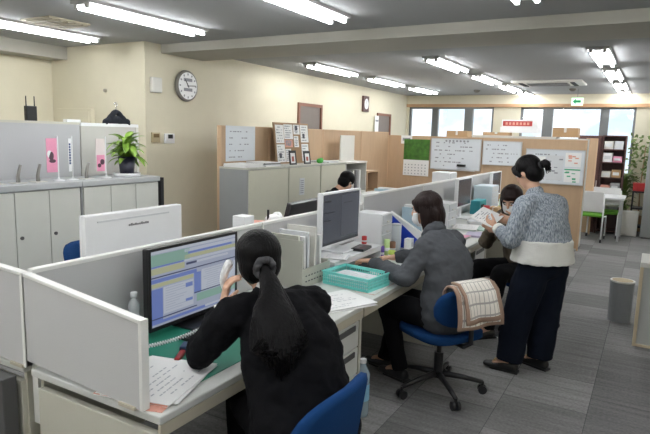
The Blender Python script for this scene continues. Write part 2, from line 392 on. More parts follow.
# ---------------------------------------------------------------- things on the left wall
def on_wall(y): return xw(y)
WR = 0.0334
t = thing('wall_clock', 'round wall clock with a white face hung on the cream wall', 'clock', (on_wall(4.93)+.002, 4.93, 2.15), WR)
m = M(); n = 40
prof = [(.0, 0), (.168, 0), (.178, .02), (.172, .04), (.155, .045)]
m.rings([[V((h, r*math.cos(a), r*math.sin(a))) for a in [2*math.pi*i/n for i in range(n)]] for r, h in prof[1:]])
m.build('rim', mat('clock_rim', (.20, .19, .17), .4), t, smooth=True)
m = M(); m.rings([[V((h, .152*math.cos(a), .152*math.sin(a))) for a in [2*math.pi*i/n for i in range(n)]] for h in (.044, .048)]); m.build('face', WHITE, t)
m = M()
for k in range(12):
    a = k*math.pi/6; c, s = math.cos(a), math.sin(a); m.box(.048, .05, -.008, .008, .118, .14, mx=Matrix.Rotation(a, 4, 'X'))
for zz in (.05, -.06): m.box(.048, .05, -.07, .07, zz, zz+.035)
m.build('numeral_mark', INK, t)
M().box(.05, .053, -.006, .006, -.02, .085, mx=Matrix.Rotation(.6, 4, 'X')).build('hour_hand', BLACK, t)
M().box(.053, .056, -.004, .004, -.02, .12, mx=Matrix.Rotation(-1.5, 4, 'X')).build('minute_hand', BLACK, t)
t = thing('wall_box', 'blank white box mounted on the wall left of the clock', 'wall box', (on_wall(4.45)+.002, 4.45, 2.12), WR)
M().box(0, .05, -.07, .07, -.08, .08).build('box', OFFW, t, bevel=.006); M().box(.05, .053, -.055, .055, -.065, .065).build('cover', OFFW, t)
t = thing('wall_controller', 'beige wall controller with a brown display', 'controller', (on_wall(4.45)+.002, 4.45, 1.56), WR)
M().box(0, .02, -.06, .06, -.055, .055).build('plate', mat('ctrl_beige', (.5, .42, .25), .5), t, bevel=.003); M().box(.02, .024, -.04, .04, 0, .04).build('display', mat('ctrl_brown', (.16, .10, .03), .4), t)
t = thing('wall_controller', 'white wall controller with a small dark display', 'controller', (on_wall(4.66)+.002, 4.66, 1.55), WR)
M().box(0, .02, -.075, .075, -.055, .055).build('plate', WHITE, t, bevel=.003); M().box(.02, .024, -.03, .04, 0, .045).build('display', BLACK, t)
t = thing('wall_clock', 'small dark framed clock between the two wall doors', 'clock', (on_wall(9.95)+.002, 9.95, 2.24), WR)
M().box(0, .04, -.13, .13, -.15, .15).build('frame', DARKWOOD, t, bevel=.006); m = M(); m.rings([[V((h, .09*math.cos(a), .10*math.sin(a))) for a in [2*math.pi*i/24 for i in range(24)]] for h in (.041, .045)]); m.build('face', WHITE, t)
M().box(.046, .049, -.004, .004, 0, .07).build('minute_hand', BLACK, t)
t = thing('calendar', 'white sheets pinned beside the far wall door', 'calendar', (on_wall(10.55)+.03, 10.5, 1.9), WR)
M().box(0, .012, -.09, .09, -.2, .14).build('sheet', PAPER, t); M().box(.013, .016, -.07, .07, .02, .06).build('print', INK, t)
t = thing('wall_sensor', 'tiny round sensor on the bare wall above the hanger', 'sensor', (-5.35, Y_C-.002, 2.06))
m = M(); m.cyl((0, 0, 0), (0, -.02, 0), .022, .018).build('body', mat('sensor_grey', (.35, .32, .26), .5), t)
t = thing('wall_cabinet', 'cream panel box set in the wall behind grey partition', 'panel', (-5.9, Y_C-.002, 1.5))
M().box(-.25, .35, -.05, 0, -.35, .36).build('box', CREAM, t, bevel=.004); M().box(-.22, .32, -.056, -.05, -.3, .33).build('door', CREAM, t, bevel=.002)

# ================================================================ LEFT CABINETS
XC = -4.0
def low_cabinet(name, y0, n, wdt, depth, label):
    t = thing('storage_cabinet', label, 'cabinet', (XC, y0, 0), group='low storage cabinets by the left wall')
    L_ = n*wdt+.02
    M().box(-depth, -.022, 0, L_, .04, 1.17).box(-depth+.03, -.04, .02, L_-.02, 0, .04, 1).build('body', [mat('cab_grey', (.40, .42, .42), .4), DKGREYST], t)
    M().box(-depth, .01, -.004, L_+.004, 1.17, 1.215).build('top', mat('cab_top', (.47, .49, .50), .4), t, bevel=.004)
    for k in range(n):
        d = M().box(-.02, 0, .012+k*wdt, (k+1)*wdt+.006, .06, 1.16).build('door', mat('cab_door', (.64, .65, .60), .45), t, bevel=.003)
        if k % 2 == 1 or n == 1 or k == n-1: M().cyl((0, .05+k*wdt, .82), (.008, .05+k*wdt, .82), .014, n=10).build('lock', DKGREYST, d)
    return t
low_cabinet('a', 2.12, 3, .275, .42, 'beige low cabinet at the left edge with pink banner on it')
low_cabinet('b', 2.975, 3, .27, .42, 'beige low cabinet with the potted plant on top')
t = thing('end_panel', 'black edge strip closing the right end of the low cabinets', 'panel', (XC, 3.815, 0)); 
M().box(-.42, .012, 0, .035, 0, 1.2).build('strip', BLACKM, t)
t = thing('partition_panel', 'plain grey office partition behind the low cabinets', 'partition', (-4.47, 2.2, 0))
M().box(-.02, .02, -2.0, 1.1, 0, 1.67).build('panel', PARTG, t); M().box(-.025, .025, -2.0, 1.1, 1.67, 1.69).build('top_rail', BEIGE, t)
t = thing('partition_panel', 'white metallic partition with pale frame behind the plant', 'partition', (-4.47, 3.315, 0))
M().box(-.015, .015, 0, .62, .0, 1.66).build('panel', PARTM, t); M().box(-.025, .025, -.005, .65, 1.66, 1.69).build('top_rail', WHITE, t); M().box(-.025, .025, .62, .65, 0, 1.66).build('post', OFFW, t)
M().box(-.028, .028, -.14, -.006, 1.69, 1.715).build('bracket', WHITE, t)
# things on the low cabinets
CT = 1.215
t = thing('router', 'black router with two antennas on the grey partition', 'router', (-4.47, 2.86, 1.69))
M().box(-.02, .02, -.045, .045, 0, .12).build('body', BLACK, t, bevel=.004)
for s in (-.036, .036): M().cyl((0, s, .11), (0, s, .2), .005, .004).build('antenna', BLACK, t)
def tablet_stand(y, lb):
    t = thing('desk_stand', lb, 'stand', (-4.15, y, CT), group='bent grey desk stands on the cabinet')
    M().box(-.05, .05, -.05, .05, 0, .006).build('base', OFFW, t, bevel=.002)
    M().tube([(0, 0, .005), (0, .0, .05), (-.005, .015, .10), (-.01, .03, .135)], [.016, .014, .012, .012]).build('post', mat('stand_grey', (.25, .24, .22), .4), t, smooth=True)
    return t
for y, lb in ((2.36, 'bent grey desk stand nearest the left edge'), (2.53, 'middle bent grey desk stand on left cabinet'), (2.69, 'bent grey desk stand left of pink banner'), (3.13, 'bent grey desk stand between white and pink banners')): tablet_stand(y, lb)
def banner(y, wd, h, col, lb, z0=.07):
    t = thing('table_banner', lb, 'banner', (-4.15, y, CT), group='small upright banners on the low cabinets')
    M().lathe((0, 0, 0), [(.045, 0), (.045, .006), (.01, .012), (.005, .03)]).build('base', WHITE, t, smooth=True)
    M().cyl((0, 0, .01), (0, 0, .36), .005).build('pole', WHITE, t)
    M().box(-.002, .002, -wd, -.008, z0, .34).build('flag', col, t)
    return t
t = banner(2.87, .10, .3, PINK, 'pink printed banner with a dark figure on left cabinet')
M().ell((.003, -.06, .2), (.003, .022, .035)).ell((.003, -.05, .16), (.003, .03, .015)).build('print', mat('print_dark', (.10, .05, .07), .7), t); M().ell((.002, -.075, .215), (.003, .02, .03)).build('print_light', PAPER, t)
t = banner(3.0, .035, .3, WHITE, 'thin white banner with blue lettering on left cabinet')
m = M()
for k in range(8): m.box(.002, .004, -.03, -.016, .13+k*.022, .146+k*.022)
m.build('lettering', mat('blue_ink', (.03, .06, .2), .6), t)
t = banner(3.33, .10, .3, mat('banner_pale', (.78, .70, .68), .7, var=.08, vscale=20), 'white and pink banner left of the potted plant', .06)
M().box(.002, .004, -.095, -.015, .06, .2).build('print', PINK, t); M().ell((.005, -.04, .14), (.003, .022, .025)).ell((.005, -.07, .11), (.003, .018, .018)).build('print_dark', MATS['print_dark'], t)

def plant(name, label, loc, n, R_, H, lw, leafm, droop=.9, pot=True, seed=1, group=None):
    rnd = random.Random(seed)
    t = thing(name, label, 'plant', loc)
    if pot:
        M().lathe((0, 0, 0), [(.10, 0), (.115, .005), (.12, .035), (.11, .035), (.095, .012)]).build('saucer', WHITE, t, smooth=True)
        M().lathe((0, 0, .012), [(.055, 0), (.062, .02), (.078, .17), (.072, .17), (.065, .14)]).build('pot', mat('pot_navy', (.012, .012, .03), .3), t, smooth=True)
        z0 = .15
    else: z0 = 0
    m = M()
    for k in range(n):
        a = rnd.uniform(0, 2*math.pi); el = rnd.uniform(.35, 1.35); L_ = R_*rnd.uniform(.7, 1.15)
        d = V((math.cos(a), math.sin(a), 0)); p = V((0, 0, z0+rnd.uniform(-.02, H))); pts = []; vel = d*math.cos(el)+V((0, 0, math.sin(el)))
        S = 7
        for j in range(S+1):
            pts.append(p.copy()); p = p + vel*L_/S; vel = (vel + V((0, 0, -droop/S*1.6))).normalized()
        sd = V((-d.y, d.x, 0)); w_ = lw*rnd.uniform(.7, 1.2); prev = None
        for j, q in enumerate(pts):
            ww = w_*math.sin(math.pi*min(1, (j+.35)/(S+.4)))**.8
            cur = (m.b.verts.new(q-sd*ww), m.b.verts.new(q+V((0, 0, -ww*.35))), m.b.verts.new(q+sd*ww))
            if prev: m._f((prev[0], prev[1], cur[1], cur[0]), 0); m._f((prev[1], prev[2], cur[2], cur[1]), 0)
            prev = cur
    m.build('leaves', leafm, t, smooth=True)
    m = M()
    for k in range(5): m.cyl((rnd.uniform(-.01, .01), rnd.uniform(-.01, .01), z0-.06 if pot else 0), (rnd.uniform(-.03, .03), rnd.uniform(-.03, .03), z0+H+.02), .006, .004, n=6)
    m.build('stem', mat('stem_green', (.10, .2, .03), .5), t)
    return t
plant('potted_plant', 'bushy green plant in a dark pot on a white saucer', (-4.14, 3.55, CT), 75, .21, .15, .030, LEAF, 1.3)

# jacket on a hanger on the partition rail
t = thing('hanging_jacket', 'dark jacket folded over a hanger on the partition top', 'jacket', (-4.47, 3.72, 1.69))
m = M(); m.loft([(0, -.13, .0), (0, -.065, .055), (0, 0, .115), (0, .065, .055), (0, .14, .0)], [(.03, .02), (.035, .032), (.025, .02), (.035, .032), (.03, .02)], (1, 0, 0))
m.loft([(0, -.12, .02), (0, 0, .03), (0, .13, .02)], [(.03, .03), (.035, .045), (.03, .03)], (1, 0, 0))
skinned(m, 'cloth', mat('navy_cloth', (.012, .014, .022), .9), t, .006, 4, .012, .05)
M().tube([(0, 0, .11), (0, 0, .16), (0, .014, .18), (0, .0, .20), (0, -.017, .19), (0, -.02, .18)], .005).build('hook', CHROME, t)

# ================================================================ TAN PARTITION + MID CABINETS
def tanp(a, b, h, label, t_=.02):
    a, b = V((*a, 0)), V((*b, 0)); d = b-a; L_ = d.length
    t = thing('partition_panel', label, 'partition', a, math.atan2(d.y, d.x))
    M().box(.02, L_-.02, -t_, t_, .03, h-.012).build('panel', TAN, t)
    M().box(0, L_, -t_-.004, t_+.004, h-.012, h).build('top_rail', TANEDGE, t)
    for x in (0, L_-.02): M().box(x, x+.02, -t_-.004, t_+.004, 0, h-.012).build('post', TANEDGE, t)
    return t
PX = -4.06
tanp((PX, 4.72), (PX, 5.62), 1.71, 'tan wood partition holding the small left whiteboard')
tanp((PX, 5.63), (PX, 6.9), 1.71, 'tan wood partition behind the leaning display board')
tanp((PX, 6.91), (PX, 8.1), 1.71, 'tan wood partition behind the white open shelf')
tanp((PX, 8.11), (PX, 9.17), 1.71, 'tan wood partition at the corner beside the calendar')
FY = 9.2
tanp((PX+.01, FY), (-2.4, FY), 1.66, 'tan partition holding the calendar and nearest whiteboard')
tanp((-2.39, FY), (-.86, FY), 1.66, 'tan partition holding the two right whiteboards')
tanp((-1.05, 11.0), (-.86, 11.0), 1.70, 'narrow tan partition end right of the whiteboards')

MT = 1.275
def mid_cab(y0, wd, label, lab=False):
    t = thing('storage_cabinet', label, 'cabinet', (-3.6, y0, 0), group='beige cabinets along the tan partition')
    M().box(-.40, -.018, 0, wd-.004, 0, MT-.02).build('body', GREYST if not lab else GREYST, t)
    M().box(-.405, .004, -.003, wd-.002, MT-.02, MT).build('top', mat('cab2_top', (.52, .52, .46), .4), t, bevel=.003)
    d = M().box(-.017, 0, .006, wd-.012, .06, MT-.025).build('door', mat('cab2_door', (.60, .59, .48), .45), t, bevel=.003)
    M().box(0, .006, wd-.06, wd-.035, .6, .75).build('handle', GREYST, d)
    if lab:
        m = M().box(.001, .003, .22, .33, .92, 1.12); 
        for k in range(7): m.box(.003, .0035, .24, .31, .94+k*.024, .95+k*.024, 1)
        m.build('label_sheet', [PAPERG, INK], d)
    return t
mid_cab(4.66, .74, 'beige cabinet with a grey side, nearest along tan partition')
mid_cab(5.405, .715, 'beige cabinet with a small printed sheet on its door', True)
mid_cab(6.125, .66, 'beige cabinet next to the white open shelf')
t = thing('open_shelf', 'white open shelf unit at the end of the beige cabinets', 'shelf', (-3.6, 6.78, 0))
M().box(-.4, 0, 0, .02, 0, MT).box(-.4, 0, .63, .65, 0, MT).build('side_panel', OFFW, t)
for z in (.05, .45, .85, MT): M().box(-.4, .01 if z > 1 else 0, .0 if z > 1 else .02, .65 if z > 1 else .63, z-.02, z+(.002 if z > 1 else 0)).build('shelf', OFFW, t)
M().box(-.4, -.38, .02, .63, 0, MT-.02).build('back', GREYST, t)
for k in range(5):
    b = tag(M().box(-.32, -.03, -.022, .022, 0, .30).build('file_binder', [PAPERG, GREYST, OFFW, MIDGREY, PAPER][k], loc=(-3.6, 6.88+k*.1, .852)), '%s binder standing in the white open shelf, %s' % (['pale grey', 'dark grey', 'cream', 'mid grey', 'white'][k], ['nearest', 'second', 'in the middle', 'fourth', 'farthest'][k]), 'binder', 'binders in the white open shelf')
t = thing('white_screen_board', 'plain white panel standing on the white open shelf', 'panel', (-3.84, 7.05, MT+.002))
M().box(-.01, .01, 0, .42, 0, .36).build('panel', OFFW, t, bevel=.004); M().box(-.03, .03, .02, .4, 0, .006).build('base', OFFW, t)
t = thing('wooden_shelf', 'small tan wooden shelf beyond the white open shelf', 'shelf', (-3.62, 7.5, 0))
for y in (0, .38): M().box(-.38, 0, y, y+.02, 0, 1.12).build('side_panel', TAN, t)
for z in (.1, .5, .8, 1.10): M().box(-.38, 0, .02, .38, z, z+.02).build('shelf', TAN, t)
M().box(-.38, -.36, .02, .38, .12, 1.1).build('back', DARKWOOD, t)

def scribbles(m, u0, u1, v0, v1, rows, mi, rnd, h=.012, P=None, dens=.6):
    for r in range(rows):
        v = v1-(r+.7)*(v1-v0)/rows; u = u0+rnd.uniform(0, .08)*(u1-u0)
        end = u1-rnd.uniform(.05, .5)*(u1-u0)
        while u < end:
            L_ = rnd.uniform(.01, .04)*(u1-u0)*2
            if rnd.random() < dens: P(m, u, min(u+L_, u1), v, v+h, mi)
            u += L_*1.4
def wall_sheet(t, name, wd, h, mats, rows, seed, axis='x', ink_h=.012, thick=.004, dens=.6, x0=0, z0=0):
    rnd = random.Random(seed); m = M()
    if axis == 'x': m.box(0, thick, x0, x0+wd, z0, z0+h)
    else: m.box(x0, x0+wd, -thick, 0, z0, z0+h)
    def P(m, a, b, c, d, mi):
        if axis == 'x': m.box(thick, thick+.001, a, b, c, d, mi)
        else: m.box(a, b, -thick-.001, -thick, c, d, mi)
    scribbles(m, x0+wd*.06, x0+wd*.95, z0+h*.05, z0+h*.95, rows, 1, rnd, ink_h, P, dens)
    return m.build(name, mats, t)
t = thing('whiteboard', 'small whiteboard with faint notes above the nearest beige cabinet', 'whiteboard', (PX+.026, 4.80, 1.32))
wall_sheet(t, 'board', .52, .39, [WBOARD, INK], 5, 3, 'x', .012)
# leaning display board on mid cabinets
t = thing('display_board', 'brown framed display board covered in pinned sheets', 'board', (-3.88, 5.55, MT), 0)
ry = Matrix.Rotation(math.radians(-7), 4, 'Y')
M().box(-.012, 0, 0, .78, 0, .50, mx=ry).build('backing', mat('board_brown', (.33, .2, .1), .6), t)
rnd = random.Random(5)
for k, (a, b, c, d) in enumerate(((.03, .2, .25, .47), (.03, .2, .02, .235), (.21, .40, .30, .48), (.21, .38, .2, .29), (.42, .56, .36, .48), (.58, .76, .26, .48), (.42, .52, .2, .34), (.58, .74, .02, .24), (.21, .33, .02, .18))):
    m = M(); m.box(0, .003, a, b, c, d, 0, ry)
    def P(m, u0, u1, v0, v1, mi): m.box(.003, .004, u0, u1, v0, v1, mi, ry)
    scribbles(m, a+.01, b-.01, c+.01, d-.01, 6, 1, rnd, .012, P, .75)
    if k in (1, 4, 5): m.box(.003, .0045, a+.04, a+.09, c+.05, c+.11, 2, ry)
    m.build('pinned_sheet', [SALMON if k == 3 else PAPER, INK, INKD], t)
def frame(y, label, h=.17, wd=.12):
    t = thing('photo_frame', label, 'picture frame', (-3.70, y, MT), -.1)
    r = Matrix.Rotation(math.radians(-8), 4, 'Y')
    m = M(); m.box(-.015, 0, 0, .014, 0, h, 0, r).box(-.015, 0, wd-.014, wd, 0, h, 0, r).box(-.015, 0, .014, wd-.014, 0, .02, 0, r).box(-.015, 0, .014, wd-.014, h-.03, h, 0, r); m.build('frame', BLACK, t)
    M().box(-.012, -.006, .014, wd-.014, .02, h-.03, 0, r).build('picture', PAPER, t)
    m = M(); m.box(-.006, -.004, .04, wd-.04, .04, h-.07, 0, r); m.build('print', mat('print_red', (.4, .12, .1), .6), t)
frame(5.58, 'left black picture frame in front of the display board'); frame(5.90, 'right black picture frame in front of the display board', .16)
t = thing('cactus_ornament', 'small bright green ornament right of the picture frames', 'ornament', (-3.70, 6.26, MT))
M().ell((0, 0, .03), (.04, .06, .035)).ell((0, .03, .04), (.03, .03, .03)).build('body', mat('bright_green', (.06, .45, .05), .4), t, smooth=True)
def paper_stack(loc, wx, wy, h, label, n=4, rot=0, col=None, seed=0, ink=True, group=None):
    rnd = random.Random(seed); t = thing('paper_stack', label, 'papers', loc, rot, group)
    for k in range(n):
        a = rnd.uniform(-.06, .06); dx, dy = rnd.uniform(-.01, .01), rnd.uniform(-.01, .01)
        r = Matrix.Translation((dx, dy, 0)) @ Matrix.Rotation(a, 4, 'Z')
        z0, z1 = h*k/n, h*(k+1)/n-.0004
        m = M().box(-wx/2, wx/2, -wy/2, wy/2, z0, z1, 0, r)
        if ink and k == n-1:
            def P(m, u0, u1, v0, v1, mi): m.box(v0, v1, u0, u1, z1, z1+.0005, mi, r)
            scribbles(m, -wy*.42, wy*.42, -wx*.42, wx*.42, 9, 1, rnd, .006, P, .7)
        m.build('sheet', [col[k % len(col)] if col else PAPER, INKL], t)
    return t
paper_stack((-3.82, 4.84, MT), .28, .34, .035, 'white paper stack on the nearest beige cabinet', 4, .1, seed=1, ink=False)
paper_stack((-3.80, 5.18, MT), .28, .26, .045, 'paper pile beside the display board on beige cabinet', 4, -.1, [PAPER, PAPERG, BLACKM, PAPER], seed=2, ink=False)
paper_stack((-3.80, 6.52, MT), .3, .3, .02, 'flat papers on the third beige cabinet', 3, .1, [PAPERG, PAPER], seed=3, ink=False)

# ================================================================ FAR PARTITION BOARDS
BY = FY-.028
def wboard(x0, x1, z0, z1, label, seed, rows=6):
    t = thing('whiteboard', label, 'whiteboard', (x0, BY, z0)); wd, h = x1-x0, z1-z0
    wall_sheet(t, 'board', wd, h, [WBOARD, INK], rows, seed, 'y', .018, .012, .55)
    m = M().box(-.012, wd+.012, -.018, 0, -.012, 0).box(-.012, wd+.012, -.018, 0, h, h+.012).box(-.012, 0, -.018, 0, 0, h).box(wd, wd+.012, -.018, 0, 0, h); m.build('frame', ALU, t)
    return t
t = wboard(-3.24, -2.42, 1.13, 1.62, 'large whiteboard with notes and a black eraser', 11, 7)
M().box(.46, .60, -.06, -.02, .05, .085).build('eraser', BLACK, t); M().box(.08, .75, -.055, -.018, -.02, -.01).build('pen_tray', ALU, t)
m = M()
for k in range(7): m.ell((.25+k*.06, -.018, .46), (.018, .006, .018), nu=8, nv=5)
m.build('magnets', INK, t)
wboard(-2.37, -1.79, 1.24, 1.6, 'smaller whiteboard between the two large ones', 12, 5)
t = wboard(-1.70, -.88, 1.0, 1.5, 'whiteboard right of the standing woman with coloured sheets', 13, 6)
for k, (a, b, c, d, cm, mi) in enumerate(((.56, .78, .26, .47, PAPER, SALMON), (.56, .78, .03, .24, PAPER, mat('green_print', (.1, .45, .25), .6)), (.30, .54, .05, .42, PAPERG, INK), (.04, .28, .1, .4, PAPER, INK))):
    m = M().box(a, b, -.016, -.013, c, d)
    rr = random.Random(k)
    for q in range(6):
        u = rr.uniform(a, b-.06); v = rr.uniform(c, d-.05); m.box(u, u+.05, -.018, -.016, v, v+rr.uniform(.01, .03), 1)
    if k == 1: m.box(a, b, -.018, -.016, d-.03, d-.01, 1)
    m.build('pinned_sheet', [cm, mi], t)
t = thing('calendar', 'wall calendar with a green garden photo on tan partition', 'calendar', (-3.74, BY, .98))
def leafy():
    return mat('garden_photo', (.05, .16, .02), .5, var=.9, vscale=14)
M().box(0, .46, -.007, 0, .272, .62).build('photo', leafy(), t)
m = M().box(0, .46, -.006, 0, 0, .27)
for r in range(4):
    for c in range(7): m.box(.03+c*.06, .05+c*.06, -.0075, -.006, .03+r*.05, .045+r*.05, 1)
m.build('month_sheet', [PAPER, INK], t)
t = thing('notice_sheet', 'small white notice strip above the garden calendar', 'notice', (-3.80, BY, 1.52))
M().box(0, .20, -.005, 0, 0, .14).build('sheet', PAPER, t); M().box(.03, .17, -.0065, -.005, .05, .10).build('print', INK, t)
# boxes standing on cabinets behind the far partition
def far_cab(x0, x1, h, label):
    t = thing('storage_cabinet', label, 'cabinet', (x0, FY+.07, 0), group='cabinets behind the far tan partition')
    M().box(0, x1-x0, 0, .42, 0, h-.02).build('body', OFFW, t, bevel=.004); M().box(-.004, x1-x0+.004, -.004, .43, h-.02, h).build('top', OFFW, t)
far_cab(-3.9, -2.62, 1.62, 'white cabinet behind the garden calendar partition')
far_cab(-2.6, -1.32, 1.70, 'white cabinet under the red and white boxes')
far_cab(-1.3, -.88, 1.68, 'white cabinet behind the end of tan partition')
def cbox(x0, x1, y0, z0, h, label, mt=CARD, d=.28, tape=True, cat='box'):
    t = thing('cardboard_box', label, cat, (x0, y0, z0))
    M().box(0, x1-x0, 0, d, 0, h).build('carton', mt, t, bevel=.003)
    if tape: M().box((x1-x0)*.45, (x1-x0)*.55, -.001, d+.001, h*.5, h+.001).build('tape', OFFW, t)
    return t
cbox(-3.05, -2.70, FY+.12, 1.62, .14, 'brown box on the cabinet above the nearest whiteboard')
cbox(-2.44, -2.02, FY+.12, 1.70, .05, 'flat brown box above the smaller whiteboard', d=.2)
b = cbox(-2.18, -1.60, FY+.16, 1.752, .09, 'white carton under the red box on the cabinet', WHITE, tape=False)
b = cbox(-2.16, -1.62, FY+.16, 1.843, .11, 'red banded white carton topmost on the cabinets', WHITE, tape=False)
M().box(.02, .47, -.003, 0, .012, .09).build('red_panel', mat('box_red', (.50, .05, .05), .5), b)
m = M()
for k in range(7): m.box(.06+k*.055, .095+k*.055, -.005, -.003, .03, .07)
m.build('lettering', SALMON, b)
cbox(-1.38, -1.02, FY+.14, 1.70, .14, 'brown box on the right cabinet below the exit sign')

# ================================================================ FAR RIGHT
t = thing('dark_cabinet', 'dark brown cabinet left of the open bookcase', 'cabinet', (-1.22, 11.3, 0))
M().box(0, .40, 0, .35, 0, 1.75).build('body', DARKWOOD, t, bevel=.004); M().box(.01, .39, -.02, -.001, .05, 1.73).build('door', DARKWOOD, t, bevel=.003); M().box(.36, .375, -.04, -.02, .8, .95).build('handle', ALU, t)
t = thing('bookcase', 'dark brown open bookcase filled with boxes', 'bookcase', (-.81, 11.25, 0))
for x in (0, .36): M().box(x, x+.02, 0, .3, 0, 1.76).build('side_panel', DARKWOOD, t)
zs = [.04, .4, .74, 1.0, 1.27, 1.50, 1.74]
for z in zs: M().box(.02, .36, 0, .3, z, z+.02).build('shelf', DARKWOOD, t)
M().box(.02, .36, .28, .3, .06, 1.74).build('back_panel', DARKWOOD, t)
rnd = random.Random(9); cols = [OFFW, PAPERG, SALMON, GREYST, OFFW, CARD, WHITE, PINK]
k = 0
for z in zs[1:-1]:
    for j, x in enumerate((.03, .19)):
        h = rnd.uniform(.10, .17); c = cols[k % 8]; k += 1
        b = tag(M().box(0, .145, 0, .24, 0, h).box(.02, .12, -.003, 0, h*.3, h*.7, 1).build('file_box', [c, PAPERG], loc=(-.81+x, 11.27, z+.02), bevel=.003), 'file box on an open bookcase shelf', 'box', 'file boxes in the open bookcase')
        b['label'] = '%s file box on %s, %s side' % (['white', 'pale grey', 'salmon', 'dark grey', 'white', 'brown', 'white', 'pink'][(k-1) % 8], ['the second lowest bookcase shelf', 'the third bookcase shelf', 'the middle bookcase shelf', 'the second highest bookcase shelf', 'the top bookcase shelf'][zs[1:-1].index(z)], ('left', 'right')[j])
t = thing('white_table', 'white top table with grey legs by the bookcase', 'table', (-1.18, 10.42, 0))
M().box(0, .84, 0, .75, .70, .73).build('tabletop', WHITE, t, bevel=.004)
for x, y in ((.03, .03), (.77, .03), (.03, .69), (.77, .69)): M().box(x, x+.035, y, y+.035, 0, .70).build('leg', ALU, t)
M().box(.07, .77, .04, .06, .62, .66).build('rail', ALU, t)
# chairs with castors
def far_chair(loc, rz, label):
    t = thing('caster_chair', label, 'chair', loc, rz, group='white caster chairs with green seats')
    M().box(-.22, .22, -.21, .21, .41, .46).build('seat', mat('seat_green', (.13, .35, .03), .8), t, bevel=.02)
    b = M(); b.box(-.22, .22, -.25, -.225, .50, .84); b.build('backrest', mat('back_white', (.72, .72, .72), .5), t, bevel=.012)
    for s in (-1, 1):
        M().tube([(s*.225, -.24, .80), (s*.23, -.23, .42), (s*.23, -.25, .06)], .013).build('rear_leg', WHITE, t, smooth=True)
        M().tube([(s*.23, -.23, .42), (s*.23, .18, .40), (s*.23, .22, .06)], .013).build('front_leg', WHITE, t, smooth=True)
        for y in (-.25, .22): M().cyl((s*.23-.012, y, .03), (s*.23+.012, y, .03), .03, n=12).build('caster', BLACK, t)
    return t
far_chair((-.84, 10.42, 0), -.05, 'white chair with green seat, nearest at the white table')
far_chair((-.66, 10.98, 0), math.pi, 'white chair with green seat behind the white table')
t = thing('waste_box', 'cream box on the floor right of the white table', 'box', (-.27, 11.40, 0))
M().box(-.14, .14, -.14, .14, 0, .42).build('carton', OFFW, t, bevel=.01); M().box(-.145, .145, -.145, .145, .40, .43).build('lid', OFFW, t)
t = thing('side_cart', 'black cart with a red box on top near window', 'cart', (-.12, 11.74, 0))
for z in (.12, .45, .75): M().box(-.15, .15, -.15, .15, z, z+.03).build('shelf', BLACK, t)
for x in (-.14, .14):
    for y in (-.14, .14): M().cyl((x, y, 0), (x, y, .78), .012).build('post', BLACK, t)
t2 = thing('red_box', 'bright red box on the black cart', 'box', (-.12, 11.72, .782)); M().box(-.15, .15, -.12, .12, 0, .12).build('carton', RED, t2, bevel=.005); M().box(-.155, .155, -.125, .125, .12, .14).build('lid', RED, t2)
t = plant('potted_plant', 'tall leafy plant standing in front of the window', (-.40, 11.93, 0), 90, .24, .85, .035, LEAF2, .9, pot=True, seed=4)
t.scale = (1, 1, 1)
# its stems rise higher; leaves over a long stem
t = thing('potted_tree', 'slim tree with dull leaves beside the grey locker', 'plant', (-.14, 12.06, 0))
M().lathe((0, 0, 0), [(.09, 0), (.12, .28), (.11, .28), (.10, .24)]).build('pot', CARD, t, smooth=True)
M().tube([(0, 0, .24), (-.02, 0, .8), (.0, 0, 1.6)], [.015, .012, .008]).build('trunk', CARD, t)
m = M(); rnd = random.Random(21)
for k in range(130):
    c = V((rnd.uniform(-.26, .16), rnd.uniform(-.11, .11), rnd.uniform(.95, 1.78))); d = V((rnd.uniform(-1, 1), rnd.uniform(-1, 1), rnd.uniform(-.5, .6))).normalized(); s = d.orthogonal().normalized()
    L_ = .095; m._f([m.b.verts.new(c+p) for p in (V((0, 0, 0)), d*L_*.5+s*.030, d*L_, d*L_*.5-s*.030)], 0)
m.build('leaves', LEAF2, t)
t = thing('steel_locker', 'tall grey steel locker at the right edge', 'locker', (-.08, 11.1, 0))
M().box(0, .9, 0, .45, .03, 2.1).build('body', mat('locker_grey', (.27, .28, .28), .5), t, bevel=.004)
for k in range(2): 
    d = M().box(.01+k*.445, .435+k*.445, -.018, -.001, .06, 2.08).build('door', MATS['locker_grey'], t, bevel=.003); M().box(.38+k*.07, .40+k*.07, -.03, -.018, 1.0, 1.12).build('handle', ALU, d)
M().box(.02, .88, .02, .43, 0, .03).build('plinth', DKGREYST, t)
# right foreground: low cabinet and bin
t = thing('low_counter', 'pale low cabinet with cream edges at the right edge', 'cabinet', (.0, 5.12, 0))
M().box(.02, .9, 0.01, .42, .0, .66).build('body', mat('counter_grey', (.42, .43, .42), .5), t, bevel=.004)
M().box(-.005, .95, -.01, .44, .66, .70).build('top', mat('counter_top', (.60, .60, .56), .4), t, bevel=.004)
M().box(-.005, .02, -.01, .035, 0, .66).build('corner_post', mat('cream_edge', (.55, .47, .33), .5), t); M().box(.02, .9, -.005, .01, 0, .02).build('kick_strip', MATS['cream_edge'], t)
t = thing('waste_bin', 'grey round bin with pale rim beside the right counter', 'bin', (-.135, 5.80, 0))
M().lathe((0, 0, 0), [(.095, 0), (.102, .37)], 24).build('body', mat('bin_grey', (.27, .28, .29), .5), t, smooth=False)
M().lathe((0, 0, .37), [(.10, 0), (.104, .004), (.104, .014), (.09, .014)], 24).build('rim', OFFW, t)
M().lathe((0, 0, .384), [(.088, -.001), (.088, .002)], 24).build('lid', mat('lid_tan', (.42, .33, .20), .6), t)

